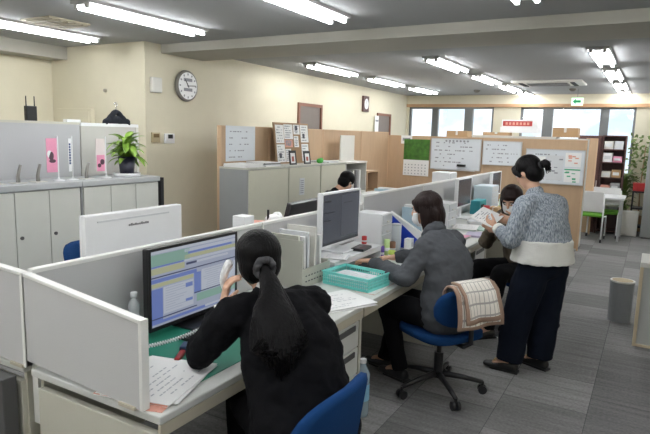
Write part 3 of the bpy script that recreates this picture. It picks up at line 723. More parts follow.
# ================================================================ DESKS
DT = .70
def desk(x0, x1, y0, y1, label, face, ped=None, endp=None, group=None, panel_near=True):
    """face=+1: the sitter is on the +x side"""
    t = thing('office_desk', label, 'desk', (x0, y0, 0), group=group); wd, ln = x1-x0, y1-y0
    M().box(0, wd, .002, ln-.002, DT-.03, DT).build('worktop', DESKTOP, t, bevel=.006, seg=3)
    fx_ = wd if face > 0 else 0
    M().box(min(fx_, fx_-.012*face), max(fx_, fx_-.012*face), .004, ln-.004, DT-.075, DT-.03).build('front_rail', BEIGED, t)
    bx = .02 if face > 0 else wd-.04
    M().box(bx, bx+.02, .03, ln-.03, .25, DT-.03).build('modesty_panel', BEIGE, t)
    for y in ((.01, ln-.04)):
        M().box(.03, wd-.03, y, y+.03, 0, DT-.075).build('side_panel', BEIGE, t, bevel=.003)
    if ped:
        p0, p1 = ped; px0, px1 = (.15, wd-.035) if face > 0 else (.035, wd-.15)
        b = M().box(px0, px1, p0, p1, .05, DT-.08).build('pedestal', BEIGE, t, bevel=.003)
        fx2 = px1 if face > 0 else px0
        zz = [.07, .30, .46, .615]
        for a, c in zip(zz, zz[1:]):
            d = M().box(min(fx2, fx2+.018*face), max(fx2, fx2+.018*face), p0+.008, p1-.008, a, c-.008).build('drawer', mat('drawer_front', (.62, .63, .60), .45), b, bevel=.003)
            M().box(min(fx2+.014*face, fx2+.024*face), max(fx2+.014*face, fx2+.024*face), p0+.05, p1-.05, c-.055, c-.02).build('handle', DKGREYST, b, bevel=.006)
    return t
XF = -1.335; XD = -2.045
desk(XD, XF, 1.255, 2.79, 'nearest desk of the right row with green mat', 1, ped=(1.18-.02, 1.52))
desk(XD, XF, 2.795, 4.19, 'second desk of the right row with turquoise basket', 1)
desk(XD, XF, 4.195, 5.60, 'third desk of the right row with purple notebooks', 1, ped=(.98, 1.35))
desk(XD, XF, 5.605, 7.0, 'fourth desk of the right row with white framed monitor', 1)
desk(XD, XF, 7.005, 8.75, 'farthest desk of the right row near the whiteboards', 1)
XL0, XL1 = -2.80, -2.095
desk(XL0, XL1, 1.255, 2.79, 'nearest desk of the left row holding white monitor', -1)
desk(XL0, XL1, 2.795, 4.19, 'second desk of the left row with a black monitor', -1)
desk(XL0, XL1, 4.195, 5.60, 'third desk of the left row behind the divider', -1)
desk(XL0, XL1, 5.605, 7.0, 'fourth desk of the left row before seated person', -1)
desk(XL0, XL1, 7.005, 8.75, 'farthest desk of the left row near calendar', -1)
# dark pedestal at the near end of the left row
t = thing('drawer_unit', 'dark grey cabinet end with a lock at the near left corner', 'drawer unit', (-2.79, 1.19, 0))
M().box(0, .66, 0, .06, 0, .655).build('body', DKGREYST, t, bevel=.004); M().cyl((.42, -.001, .52), (.42, -.006, .52), .014).build('lock', BLACK, t)
# dividers between the rows and end panels
DVT = 1.095
def divider(y0, y1, h, label):
    t = thing('desk_divider', label, 'divider', (-2.07, y0, 0), group='low dividers between the desk rows')
    M().box(-.014, .014, .004, y1-y0-.004, .45, h-.018).build('panel', DIVF, t)
    M().box(-.018, .018, 0, y1-y0, h-.018, h).build('top_rail', DIVEDGE, t, bevel=.003)
    M().box(-.018, .018, 0, .014, .45, h-.018).build('edge', DIVEDGE, t)
divider(1.29, 2.79, DVT, 'grey desk divider behind the nearest monitor')
divider(2.795, 4.19, DVT, 'grey desk divider behind the white framed monitor')
divider(4.195, 5.60, DVT+.06, 'grey desk divider behind the blue file stand')
divider(5.605, 7.0, DVT+.06, 'white edged desk divider at the fourth desk')
divider(7.005, 8.75, DVT+.06, 'white edged desk divider at the farthest desk')
def end_panel(x0, x1, za, zb, label):
    t = thing('end_panel', label, 'divider', (0, 1.262, 0))
    m = M(); m.rings([[V((x0, y, .735)), V((x1, y, .705)), V((x1, y, zb-.014)), V((x0, y, za-.014))] for y in (-.012, .012)]); m.build('panel', DIVF, t)
    m = M(); m.rings([[V((x0, y, za-.014)), V((x1, y, zb-.014)), V((x1, y, zb)), V((x0, y, za))] for y in (-.016, .016)]); m.build('top_rail', DIVEDGE, t, bevel=.003)
    xe = x1 if x1 > -2 else x1-.016
    M().box(xe, xe+.016, -.016, .016, .705, (zb if x1 > -2 else zb-.014)).build('edge', DIVEDGE, t, bevel=.002)
    M().box(x1-.1, x1-.02, -.02, .02, .700, .712).build('clamp', BEIGED, t)
end_panel(-2.052, -1.42, 1.09, 1.025, 'grey end screen with white edge on the nearest desk')
end_panel(-2.79, -2.058, 1.12, 1.09, 'grey end screen at the left edge of the picture')

# ---------------------------------------------------------------- monitors
def monitor(name, loc, rz, wd, h, label, bez=BLACK, back=BLACK, screen=SCREENOFF, ui=None, zc=.33, base=True, tilt=0):
    """screen faces local +x"""
    t = thing(name, label, 'monitor', loc, rz)
    T = Matrix.Translation((0, 0, zc)) @ Matrix.Rotation(-tilt, 4, 'Y')
    M().box(-.035, 0, -wd/2, wd/2, -h/2, h/2, 0, T).build('casing', back, t, bevel=.006)
    b = .013
    m = M().box(0, .008, -wd/2, wd/2, h/2-b, h/2, 0, T).box(0, .008, -wd/2, wd/2, -h/2, -h/2+b*1.3, 0, T).box(0, .008, -wd/2, -wd/2+b, -h/2+b*1.3, h/2-b, 0, T).box(0, .008, wd/2-b, wd/2, -h/2+b*1.3, h/2-b, 0, T)
    m.build('bezel', bez, t)
    mm = M().box(0, .003, -wd/2+b, wd/2-b, -h/2+b*1.3, h/2-b, 0, T); ms = [screen]
    if ui:
        W_, H_ = wd-2*b, h-2.3*b
        ms = [screen] + [c[0] for c in ui['mats']]
        for (u0, u1, v0, v1, mi, dz) in ui['rects']:
            mm.box(.003, .0035+dz*.0004, -wd/2+b+(u0)*W_, -wd/2+b+(u1)*W_, h/2-b-v1*H_, h/2-b-v0*H_, mi, T)
    mm.build('screen', ms, t)
    if base:
        M().box(-.06, -.03, -.035, .035, .015, zc, 0).build('stand_neck', back, t, bevel=.004)
        M().box(-.13, .09, -.12, .12, 0, .014).build('stand_base', back, t, bevel=.005)
    return t
def em(name, c, s=.68): return mat(name, tuple(k*.1 for k in c), .3, emit=c, estr=s)
ui_m = [(em('ui_grey', (.30, .33, .40)),), (em('ui_blue', (.13, .18, .42)),), (em('ui_yellow', (.36, .37, .24)),), (em('ui_green', (.20, .33, .28)),), (em('ui_dark', (.05, .06, .12)),), (em('ui_light', (.40, .43, .50)),)]
R_ = []
R_ += [(0, 1, .0, .04, 6, 1), (0, .42, .05, .20, 4, 1), (0, .35, .20, .22, 2, 2), (0, .36, .23, .31, 3, 1), (.36, 1, .06, .10, 6, 1), (.4, .95, .10, .13, 2, 2), (.36, 1, .14, .19, 3, 1), (.36, 1, .20, .23, 6, 2), (.38, .5, .25, .28, 5, 2), (.5, .9, .25, .28, 6, 2),
       (0, 1, .34, .355, 5, 3), (0, .5, .37, .42, 2, 2), (0, .46, .43, .48, 3, 2), (0, .12, .5, .93, 2, 1), (.13, .46, .5, .86, 6, 1), (.37, .45, .53, .59, 2, 2), (.37, .45, .75, .79, 2, 2), (.47, .55, .42, .72, 2, 1), (.56, 1, .40, .70, 6, 1), (.47, 1, .70, .715, 5, 2), (.5, 1, .73, .84, 4, 1), (0, .5, .89, .905, 5, 2), (.0, 1, .93, .97, 2, 1), (.6, .9, .93, .96, 6, 2)]
rnd = random.Random(3)
for r in range(9):
    v = .42+r*.031; R_.append((.58+rnd.uniform(0, .05), rnd.uniform(.75, .97), v, v+.008, 1, 2))
for r in range(10):
    v = .52+r*.033; R_.append((.15, rnd.uniform(.25, .42), v, v+.008, 1, 2))
monitor('monitor', (-1.905, 2.045, DT), 0, .62, .385, 'large black monitor showing a blue and yellow spreadsheet program', screen=em('ui_base', (.30, .33, .42)), ui={'mats': ui_m, 'rects': R_}, zc=.225)
monitor('monitor', (-1.93, 3.59, DT+.105), 0, .58, .39, 'white framed monitor with dim grey screen on a riser', bez=WHITE, back=WHITE, screen=mat('screen_dim', (.03, .03, .035), .25, emit=(.035, .04, .05), estr=1.0), zc=.245,
        ui={'mats': [(em('ui_dim', (.07, .077, .095)),), (em('ui_dim2', (.03, .033, .04)),)], 'rects': [(.5, .98, .05, .9, 1, 1), (.05, .2, .12, .15, 2, 2), (.05, .3, .35, .37, 2, 2), (.05, .22, .5, .52, 2, 2), (0, 1, .95, 1, 2, 2), (.55, .8, .2, .22, 2, 2)]})
monitor('monitor', (-1.9, 6.6, DT), 0, .56, .34, 'white edged monitor with black screen at fourth desk', bez=WHITE, back=WHITE, zc=.31)
monitor('monitor', (-1.92, 8.25, DT), 0, .52, .34, 'farthest white edged monitor, near the standing woman', bez=WHITE, back=WHITE, zc=.31)
t = monitor('monitor', (-2.34, 2.04, DT), math.pi, .64, .42, 'white monitor seen from behind above the near divider', bez=WHITE, back=WHITE, zc=.32)
m = M(); m.box(-.0375, -.035, -.22, .25, .17, .178, 0, Matrix.Translation((0, 0, .32))); m.build('vent_line', PAPERG, t)
m = M(); rr = random.Random(8)
for k in range(10): m.box(-.0375, -.035, .06-k*.0135-.010, .06-k*.0135, .132, .132+rr.uniform(.008, .013), 0, Matrix.Translation((0, 0, .32)))
m.build('lettering', MIDGREY, t)
monitor('monitor', (-2.3, 3.62, DT), math.pi+.05, .50, .30, 'black monitor tilted back above the middle divider', zc=.30, tilt=.25)

# ---------------------------------------------------------------- near desk items
def on(x, y, z=DT): return (x, y, z)
m = M(); m.box(-.30, .30, -.55, .55, 0, .003); t = thing('desk_mat', 'green plastic desk mat under the nearest keyboard', 'mat', (-1.71, 1.93, DT)); m.build('sheet', GREENMAT, t); M().box(-.29, -.28, -.54, .54, .003, .0035).build('border', GREENMAT, t)
def keyboard(loc, rz, ln, label, d=.13):
    t = thing('keyboard', label, 'keyboard', loc, rz)
    M().box(-d/2, d/2, -ln/2, ln/2, 0, .016).build('body', BLACK, t, bevel=.004)
    m = M(); rows, cols = 5, int(ln/.0195)
    for r in range(rows):
        for c in range(cols):
            if r == rows-1 and 4 < c < 10: continue
            y = -ln/2+.01+c*.0195; x = -d/2+.012+r*.022
            if y+.016 < ln/2-.004: m.box(x, x+.018, y, y+.016, .016, .022)
    m.build('keys', KEYM, t)
    return t
keyboard((-1.74, 2.03, DT+.004), .12, .44, 'black keyboard on the green desk mat', .15)
keyboard((-1.72, 3.68, DT), .05, .40, 'black keyboard under the woman in grey hands')
paper_stack((-1.545, 1.46, DT+.002), .30, .36, .012, 'white printed papers beside the end screen on near desk', 4, .28, [PAPER, SALMON, PAPER, PAPER], 4)
paper_stack((-1.42, 1.30, DT), .10, .07, .004, 'salmon slips at the near desk corner', 2, .3, [SALMON], 6, ink=False)
paper_stack((-1.50, 2.72, DT), .30, .42, .010, 'printed calendar sheets hanging over desk edge', 4, -.45, [PAPER, PAPERG, PAPER], 8)
# pliers-like stapler: blue and red tool
t = thing('stapler', 'red handled tool with a dark blue head on green mat', 'stapler', (-1.66, 1.70, DT+.004), .5)
M().box(-.012, .012, -.10, 0, .0, .018).build('handle', mat('dark_red', (.30, .02, .02), .4), t, bevel=.006); M().box(-.018, .018, 0, .07, 0, .028).build('head', mat('blue_dark', (.02, .05, .12), .4), t, bevel=.006)
t = thing('water_bottle', 'small clear plastic bottle with white cap by the end screen', 'bottle', (-1.98, 1.72, DT))
t.scale = (.85, .85, .85)
M().lathe((0, 0, 0), [(.028, 0), (.032, .01), (.032, .13), (.028, .145), (.032, .16), (.03, .19), (.014, .215), (.014, .225)]).build('bottle', mat('clear_plastic', (.75, .78, .80), .25, alpha=.55), t, smooth=True)
M().lathe((0, 0, .225), [(.018, 0), (.018, .028), (.014, .03)]).build('cap', WHITE, t, smooth=True)
# phone: base behind the keyboard at left, coiled cord to handset
t = thing('desk_phone', 'grey telephone base behind the end screen on near desk', 'phone', (-1.86, 1.42, DT))
M().prism([(-.08, 0), (.08, 0), (.08, .03), (-.08, .07)], 'y', -.09, .09).build('base', OFFW, t, bevel=.006)
m = M()
for a in range(4):
    for b in range(3): m.box(.0+a*.02, .014+a*.02, -.02+b*.03, .0+b*.03, .045-a*.005, .058-a*.005)
m.build('keypad', GREYST, t)
HP = V((-1.424, 1.735, 1.070))
hd = V((-.76, .64, 0)).normalized(); hl = V((-hd.y, hd.x, 0))
t = thing('telephone_receiver', 'white telephone handset held to the seated woman ear', 'phone', (0, 0, 0))
m = M(); e1 = HP+V((0, 0, .055))+hl*.012; e2 = HP+V((0, 0, -.065))+hd*.05+hl*.012
m.loft([e1, HP+hl*.03+V((0, 0, .015)), HP+hl*.03+hd*.02+V((0, 0, -.03)), e2], [(.024, .018), (.019, .016), (.018, .015), (.022, .018)], tuple(hd))
skinned(m, 'handset', WHITE, t, .005, 4)
# coiled cord
t = thing('coiled_cord', 'white coiled telephone cord running over black keyboard', 'cord', (0, 0, 0))
p0 = V((-1.80, 1.50, DT+.05)); p1 = V((-1.62, 2.02-.05, DT+.105)); p1 = V((-1.515, 1.90, .88)); pts = []
N = 420; turns = 46
for i in range(N+1):
    s = i/N; c = p0.lerp(p1, s) + V((0, 0, -.035*math.sin(math.pi*s))); d = (p1-p0).normalized(); a = V((0, 0, 1)).cross(d).normalized(); b = d.cross(a)
    th = 2*math.pi*turns*s; pts.append(c + (a*math.cos(th)+b*math.sin(th))*.0065)
M().tube(pts, .0028, 5).build('coil', WHITE, t, smooth=True)

# file box with papers between desks 1 and 2
t = thing('magazine_file', 'large beige file box packed with upright papers', 'file box', (-1.93, 3.02, DT), 0)
FB = mat('file_beige', (.46, .46, .40), .5)
m = M().box(-.13, .14, -.17, .17, 0, .012).box(-.13, .14, -.17, -.16, .012, .30).box(.13, .14, -.16, .17, .012, .12).box(-.13, .13, .16, .17, .012, .13).box(-.13, -.12, -.16, .16, .012, .25)
for k in range(8):
    for q in range(2): m.box(.1405, .142, -.13+k*.034, -.115+k*.034, .035+q*.035, .042+q*.035, 1)
m.build('box', [FB, INKD], t)
rnd = random.Random(12)
for k in range(9):
    y = -.145+k*.034; hh = rnd.uniform(.30, .37)
    R3 = Matrix.Rotation(rnd.uniform(-.05, .08), 4, 'X')
    tag(M().box(-.11, rnd.uniform(.08, .115), -.010, .010, 0, hh-.02, 0, R3).build('paper_folder', [FB, PAPER, PAPER, PAPERG, PAPER, OFFW, PAPER, PAPERG, PAPER][k], loc=(-1.93, 3.02+y, DT+.014)), '%s upright folder in the beige file box, %s' % (['beige', 'white', 'white', 'pale grey', 'white', 'cream', 'white', 'pale grey', 'white'][k], ['nearest the camera', 'second from the near side', 'third from the near side', 'fourth from the near side', 'in the middle', 'fourth from the far side', 'third from the far side', 'second from the far side', 'farthest from the camera'][k]), 'folder', 'paper folders in the beige file box')
# turquoise basket
t = thing('basket', 'turquoise slotted plastic basket with papers in it', 'basket', (-1.57, 3.15, DT+.003), -.12)
m = M(); bx, by, bh = .17, .125, .085
m.box(-bx, bx, -by, by, 0, .004)
for s in (-1, 1):
    for z0, z1 in ((.0, .016), (.068, bh)):
        m.box(-bx, bx, s*by-.003, s*by+.003, z0, z1); m.box(s*bx-.003, s*bx+.003, -by, by, z0, z1)
    for k in range(24): x = -bx+k*(2*bx/23); m.box(x-.0028, x+.0028, s*by-.002, s*by+.002, .016, .068)
    for k in range(18): y = -by+k*(2*by/17); m.box(s*bx-.002, s*bx+.002, y-.0028, y+.0028, .016, .068)
    for z in (.033, .05): m.box(-bx, bx, s*by-.002, s*by+.002, z-.002, z+.002); m.box(s*bx-.002, s*bx+.002, -by, by, z-.002, z+.002)
    m.box(-bx-.006, bx+.006, s*by, s*(by+.010) if s > 0 else s*by, bh-.006, bh) if s > 0 else m.box(-bx-.006, bx+.006, -by-.01, -by, bh-.006, bh)
    m.box(bx, bx+.01, -by, by, bh-.006, bh) if s > 0 else m.box(-bx-.01, -bx, -by, by, bh-.006, bh)
m.build('basket_body', TURQ, t)
paper_stack((-1.57, 3.15, DT+.0075), .29, .20, .05, 'papers lying inside the turquoise basket', 5, -.12, [PAPER, PAPERG, PAPER], 15)
paper_stack((-1.44, 3.20, DT), .13, .40, .0025, 'thin sheets under the turquoise basket edge', 2, .05, [SALMON, PAPER], 16, ink=False)
# monitor riser
t = thing('monitor_riser', 'white riser shelf under the white framed monitor', 'riser', (-1.89, 3.62, DT))
M().box(-.13, .12, -.40, .36, .085, .103).build('shelf', WHITE, t, bevel=.004)
M().box(.10, .12, -.40, .36, .06, .085).build('lip', WHITE, t, bevel=.002)
for y in (-.40, .34): M().box(-.13, .12, y, y+.02, 0, .085).build('side', WHITE, t)
paper_stack((-1.83, 3.36, DT+.104), .15, .16, .012, 'crumpled white papers on the monitor riser', 3, .3, [PAPER, PAPERG, PAPER], 17)
t = thing('small_phone_pad', 'black calculator lying on the monitor riser', 'calculator', (-1.82, 3.72, DT+.104), .1); M().box(-.05, .05, -.09, .09, 0, .02).build('body', BLACK, t, bevel=.004); M().box(-.03, .0, -.07, .07, .02, .023).build('keys', MIDGREY, t)
def cup(loc, r, h, col, label, name='stationery_cup', cat='cup', fill=None):
    t = thing(name, label, cat, loc); M().lathe((0, 0, 0), [(r*.88, 0), (r, h*.1), (r, h), (r*.88, h), (r*.85, h*.85)]).build('body', col, t, smooth=True)
    M().lathe((0, 0, 0), [(r*1.02, h*.3), (r*1.03, h*.5)]).build('band', fill or col, t); return t
cup((-1.90, 3.93, DT+.104), .02, .06, RED, 'small red glue pot on the riser end', fill=WHITE)
cup((-1.775, 3.99, DT), .022, .09, mat('purple', (.10, .04, .3), .4), 'purple topped bottle right of riser', fill=WHITE)
cup((-1.70, 4.02, DT), .028, .06, mat('lime', (.42, .55, .08), .4), 'lime green tape pot by the keyboard', fill=WHITE)
cup((-1.775, 4.09, DT), .022, .13, mat('limeg', (.45, .62, .25), .4), 'slim green topped bottle behind tape pot', fill=WHITE)
cup((-1.76, 4.17, DT), .025, .10, mat('brownjar', (.22, .10, .05), .3), 'brown jar beside the tumbler', fill=WHITE)
t = cup((-1.80, 4.33, DT), .042, .21, mat('tumbler_grey', (.58, .62, .64), .35), 'tall pale grey tumbler before the blue file stand', 'tumbler', 'tumbler')
M().lathe((0, 0, .21), [(.042, 0), (.043, .012), (.03, .016)]).build('lid', MATS['tumbler_grey'], t, smooth=True)
t = thing('tissue_box', 'small white carton right of the tumbler', 'box', (-1.71, 4.40, DT)); M().box(-.03, .03, -.035, .035, 0, .10).build('carton', WHITE, t, bevel=.003); M().box(.03, .031, -.02, .02, .03, .07).build('print', PAPERG, t)
# white drawer boxes stacked behind
def drawers(loc, n, wd, h, label, mt=WHITE):
    t = thing('letter_cabinet', label, 'drawers', loc); M().box(-.12, .12, 0, wd, 0, n*h+.01).build('body', mt, t, bevel=.004)
    for k in range(n): d = M().box(.12, .128, .01, wd-.01, .008+k*h, (k+1)*h).build('drawer', PAPERG, t, bevel=.003); M().box(.128, .136, wd*.4, wd*.6, .02+k*h, .03+k*h).build('knob', OFFW, d)
    return t
drawers((-1.93, 4.05, DT), 4, .20, .08, 'white small drawer unit behind the tumbler')
t = thing('blue_file_stand', 'royal blue slanted file stand with papers', 'file stand', (-1.83, 4.46, DT))
pr_ = [(-.16, 0), (.18, 0), (.18, .08), (-.08, .28), (-.16, .28)]
for y in (0, .09): m = M(); m.rings([[V((p[0], yy, p[1])) for p in pr_] for yy in (y, y+.004)]); m.build('side', BLUEF, t)
M().box(-.16, .18, .004, .09, 0, .004).box(-.164, -.16, 0, .094, 0, .28).box(.176, .18, .004, .09, .004, .08).build('back', BLUEF, t)
t2 = tag(M().prism([(-.15, .008), (.17, .008), (.19, .14), (-.10, .30)], 'y', .03, .07).build('paper_folder', PAPER, loc=(-1.83, 4.46, DT)), 'white folder standing in the blue file stand', 'folder')
t = thing('document_tray', 'white upright document holder behind the blue stand', 'tray', (-1.93, 5.0, DT)); M().box(-.1, .1, 0, .02, 0, .28).box(-.1, .1, .1, .12, 0, .25).box(-.1, .1, .02, .1, 0, .01).build('holder', mat('pale_blue', (.45, .60, .68), .4), t, bevel=.003); M().box(-.09, .09, .03, .09, .01, .3).build('sheet', PAPER, t)
# desk 3, 4, 5 clutter
t = thing('desk_phone', 'white telephone on the third desk beside brown hair', 'phone', (-1.83, 5.42, DT), .1)
M().prism([(-.09, 0), (.09, 0), (.09, .03), (-.09, .075)], 'y', -.09, .09).build('base', WHITE, t, bevel=.006)
m = M(); m.loft([(-.07, -.06, .10), (0, -.06, .095), (.08, -.06, .06)], [(.028, .02), (.018, .015), (.028, .02)], (0, 1, 0)); skinned(m, 'handset', WHITE, t, .006, 3)
purple = mat('lilac', (.38, .30, .50), .6); cols = [PINK, purple, mat('violet', (.5, .45, .6), .6), SALMON, PAPERG, OFFW, mat('yellowish', (.65, .62, .35), .7)]
nb = [(-1.55, 4.98, .15, .21, .018, .1, 1, 'lilac notebook on the third desk'), (-1.52, 5.24, .14, .2, .02, -.1, 0, 'pink notebook on the third desk'), (-1.65, 5.15, .15, .22, .012, .3, 4, 'grey booklet on the third desk'), (-1.42, 4.62, .12, .30, .006, 0, 6, 'pale yellow sheet at third desk edge'), (-1.45, 5.48, .15, .25, .02, .15, 2, 'pale violet book at the third desk end'), (-1.60, 4.74, .14, .18, .01, -.2, 3, 'salmon booklet on the third desk')]
for x, y, a, b_, h, r, ci, lb in nb:
    t = thing('notebook', lb, 'notebook', (x, y, DT), r, 'booklets on the third desk'); M().box(-a/2, a/2, -b_/2, b_/2, 0, h).build('cover', cols[ci], t, bevel=.002); M().box(-a/2+.004, a/2+.001, -b_/2+.004, b_/2-.004, .002, h-.002).build('pages', PAPER, t)
paper_stack((-1.65, 5.85, DT), .25, .34, .02, 'white papers on the fourth desk', 4, .2, [PAPER, mat('mintp', (.55, .75, .65), .7), PAPER], 18)
paper_stack((-1.46, 5.95, DT), .22, .3, .012, 'mint and white papers near the seated woman', 3, -.2, [MATS['mintp'], PAPER], 19)
paper_stack((-1.62, 6.32, DT), .22, .3, .03, 'stacked papers in front of the fourth desk monitor', 4, .1, [PAPER, PAPERG], 20)
t = thing('teal_box', 'teal box behind the red cup on the far desk', 'box', (-1.88, 7.15, DT)); M().box(-.06, .06, -.12, .2, 0, .17).build('carton', mat('teal', (.03, .30, .35), .5), t, bevel=.003); M().box(.06, .062, -.06, .1, .05, .12).build('print', BLACKM, t)
cup((-1.72, 6.98, DT), .04, .13, RED, 'red cup on the far desk', fill=BLACKM)
cbox(-1.72, -1.60, 7.05, DT, .10, 'small brown carton on the far desk', d=.22)
cup((-1.66, 7.50, DT), .035, .17, mat('sani', (.55, .68, .60), .3), 'pale green bottle on the far desk', 'bottle', 'bottle', fill=mat('yl', (.6, .6, .1), .4))
drawers((-1.9, 7.45, DT), 4, .35, .08, 'white drawer unit between the two far monitors', mat('paleb', (.62, .70, .76), .4))
paper_stack((-1.62, 7.9, DT), .25, .4, .04, 'papers before the farthest monitor', 4, .1, [PAPER, PAPERG], 22)
drawers((-1.91, 5.68, DT), 3, .28, .085, 'white drawer unit left of the fourth desk monitor')
# left row clutter
cbox(-2.32, -2.22, 2.83, DT, .41, 'narrow white carton on left row beside divider', WHITE, .10, tape=False)
paper_stack((-2.33, 3.12, DT+.28), .22, .3, .04, 'blue edged papers on the left row tray', 4, .3, [PAPER, mat('bluep', (.25, .35, .6), .6), PAPER, SALMON], 23, ink=False)
t = thing('letter_tray', 'grey letter tray under the blue edged papers', 'tray', (-2.33, 3.12, DT)); M().box(-.13, .13, -.18, .18, .26, .278).box(-.13, -.12, -.18, .18, 0, .26).box(.12, .13, -.18, .18, 0, .26).build('tray', GREYST, t)
t = thing('crumpled_tissue', 'white tissue clump on the left row papers', 'tissue', (-2.26, 3.2, DT+.322)); M().ell((0, 0, .03), (.05, .07, .032)).ell((0, .05, .035), (.04, .04, .04)).build('tissue', PAPER, t, smooth=True); M().cyl((0, -.06, .03), (0, -.06, .1), .008).build('pen', BLACK, t)
cbox(-2.35, -2.15, 4.3, DT, .38, 'white carton on the third left desk', WHITE, .3, tape=False)
cbox(-2.40, -2.15, 4.75, DT, .40, 'pale carton next to it on the third left desk', OFFW, .35, tape=False)
t = thing('document_tray', 'pale blue upright document holder on the left row', 'tray', (-2.28, 5.15, DT)); M().box(-.12, .12, 0, .02, 0, .42).box(-.12, .12, .12, .14, 0, .40).box(-.12, .12, .02, .12, 0, .01).build('holder', MATS['pale_blue'], t, bevel=.003); M().box(-.1, .1, .04, .1, .012, .43).build('sheet', PAPER, t)
drawers((-2.4, 7.2, DT), 4, .3, .12, 'white drawer unit on the farthest left desk')
# water bottle by the pedestal
t = thing('water_bottle', 'blue labelled water bottle on the floor by drawers', 'bottle', (-1.36, 2.86, 0))
M().lathe((0, 0, 0), [(.04, 0), (.043, .02), (.043, .26), (.018, .31), (.018, .325)]).build('bottle', mat('water_pl', (.6, .75, .85), .15, trans=.5), t, smooth=True)
M().lathe((0, 0, 0), [(.044, .10), (.044, .2)]).build('label_band', mat('lblue', (.25, .5, .7), .5), t); M().lathe((0, 0, .325), [(.02, 0), (.02, .022)]).build('cap', WHITE, t)
# ================================================================ OFFICE CHAIRS
def office_chair(loc, rz, label, zseat=.44, group='blue swivel office chairs', backtop=.80, backoff=.23):
    """sitter faces local +x"""
    t = thing('office_chair', label, 'chair', loc, rz, group)
    for k in range(5):
        a = 2*math.pi*k/5+.3; d = V((math.cos(a), math.sin(a), 0))
        M().tube([d*.03+V((0, 0, .115)), d*.16+V((0, 0, .10)), d*.29+V((0, 0, .075))], [.022, .018, .014]).build('leg', BLACK, t, smooth=True)
        c = d*.29; s = V((-d.y, d.x, 0))
        m = M().cyl(c+s*.008+V((0, 0, .028)), c+s*.026+V((0, 0, .028)), .028, n=14).cyl(c-s*.026+V((0, 0, .028)), c-s*.008+V((0, 0, .028)), .028, n=14).cyl(c+V((0, 0, .03)), c+V((0, 0, .08)), .01); m.build('caster', BLACK, t)
    M().cyl((0, 0, .09), (0, 0, .26), .03).cyl((0, 0, .26), (0, 0, zseat-.08), .016).build('column', BLACK, t)
    M().box(-.10, .10, -.09, .09, zseat-.085, zseat-.055).build('seat_plate', BLACK, t)
    m = M(); n = 28; rr = []
    for z, k in ((zseat-.055, .88), (zseat-.04, 1), (zseat-.01, 1.0), (zseat, .93), (zseat-.004, .6)):
        rr.append([V((.23*k*math.copysign(abs(math.cos(a))**.6, math.cos(a)), .235*k*math.copysign(abs(math.sin(a))**.6, math.sin(a)), z)) for a in [2*math.pi*i/n for i in range(n)]])
    m.rings(rr); m.build('seat', BLUEC, t, smooth=True)
    M().tube([(-.08, 0, zseat-.07), (-.22, 0, zseat-.07), (-.275, 0, zseat-.03), (-.27, 0, zseat+.15)], .016).build('back_bracket', BLACK, t, smooth=True)
    # curved backrest pad
    m = M(); n = 24; rr = []; zc, hh, hw = (zseat+.07+backtop)/2, (backtop-zseat-.07)/2, .225
    for off, k in ((0, .90), (.012, 1.0), (.035, 1.0), (.05, .9), (.052, .5)):
        ring = []
        for i in range(n):
            a = 2*math.pi*i/n; u = math.copysign(abs(math.cos(a))**.65, math.cos(a))*hw*k; v = math.copysign(abs(math.sin(a))**.65, math.sin(a))*hh*k
            ring.append(V((-backoff-.045+off + 1.1*u*u - .05*(v/hh if v > 0 else 0), u, zc+v)))
        rr.append(ring)
    m.rings(rr); m.build('backrest', BLUEC, t, smooth=True)
    return t
ch1 = office_chair((-1.07, 1.56, 0), math.pi, 'blue office chair under the woman in black, nearest', .44, backtop=.84, backoff=.22)
ch2 = office_chair((-1.09, 3.44, 0), math.radians(150), 'blue office chair with plaid blanket under woman in grey', .44, backtop=.765, backoff=.22)
ch3 = dup(ch2, (-.86, 5.08, 0), 'blue office chair under the woman behind standing one', math.atan2(-.75, -.66))
ch4 = dup(ch1, (-3.25, 2.64, 0), 'blue office chair half hidden behind white monitor', math.radians(25))
ch5 = dup(ch1, (-3.28, 5.75, 0), 'blue office chair of the person in the left row', math.radians(0))

# plaid blanket over the back of chair 2
def blanket():
    t = thing('blanket', 'cream plaid blanket with brown edge on a chair back', 'blanket', (-1.09, 3.44, -.062), math.radians(150))
    me = M(); uvl = me.b.loops.layers.uv.new('UVMap')
    prof = [(-.195, .74), (-.20, .80), (-.225, .832), (-.27, .835), (-.305, .80), (-.33, .72), (-.345, .66), (-.35, .60)]
    def surf(prof, y0, y1, fold, off):
        G = []
        NY = 14
        pts = []
        for i in range(len(prof)-1):
            for k in range(3): s = k/3; pts.append((prof[i][0]*(1-s)+prof[i+1][0]*s, prof[i][1]*(1-s)+prof[i+1][1]*s))
        pts.append(prof[-1])
        for i, (x, z) in enumerate(pts):
            row = []
            for j in range(NY+1):
                v = j/NY; y = y0+(y1-y0)*v; wv = fold*math.sin(v*9+i*.25)*(i/len(pts)); row.append((me.b.verts.new((x+off+wv, y+.02*i/len(pts)*(v-.5), z)), i/len(pts), v))
            G.append(row)
        for a, b in zip(G, G[1:]):
            for j in range(NY):
                q = (a[j], a[j+1], b[j+1], b[j]); f = me.b.faces.new([k[0] for k in q])
                for lp, k in zip(f.loops, q): lp[uvl].uv = (k[1], k[2])
                f.material_index = 1 if (j == 0 or j == NY-1 or b is G[-1]) else 0
    surf(prof, -.16, .17, .012, 0)
    surf([(-.22, .848), (-.28, .85), (-.33, .80), (-.355, .72), (-.37, .64)], -.13, .14, .014, 0)
    o = me.build('cloth', [PLAID, mat('blanket_edge', (.36, .24, .18), .95)], t, smooth=True)
    s = o.modifiers.new('thick', 'SOLIDIFY'); s.thickness = .012; s.offset = 1
blanket()
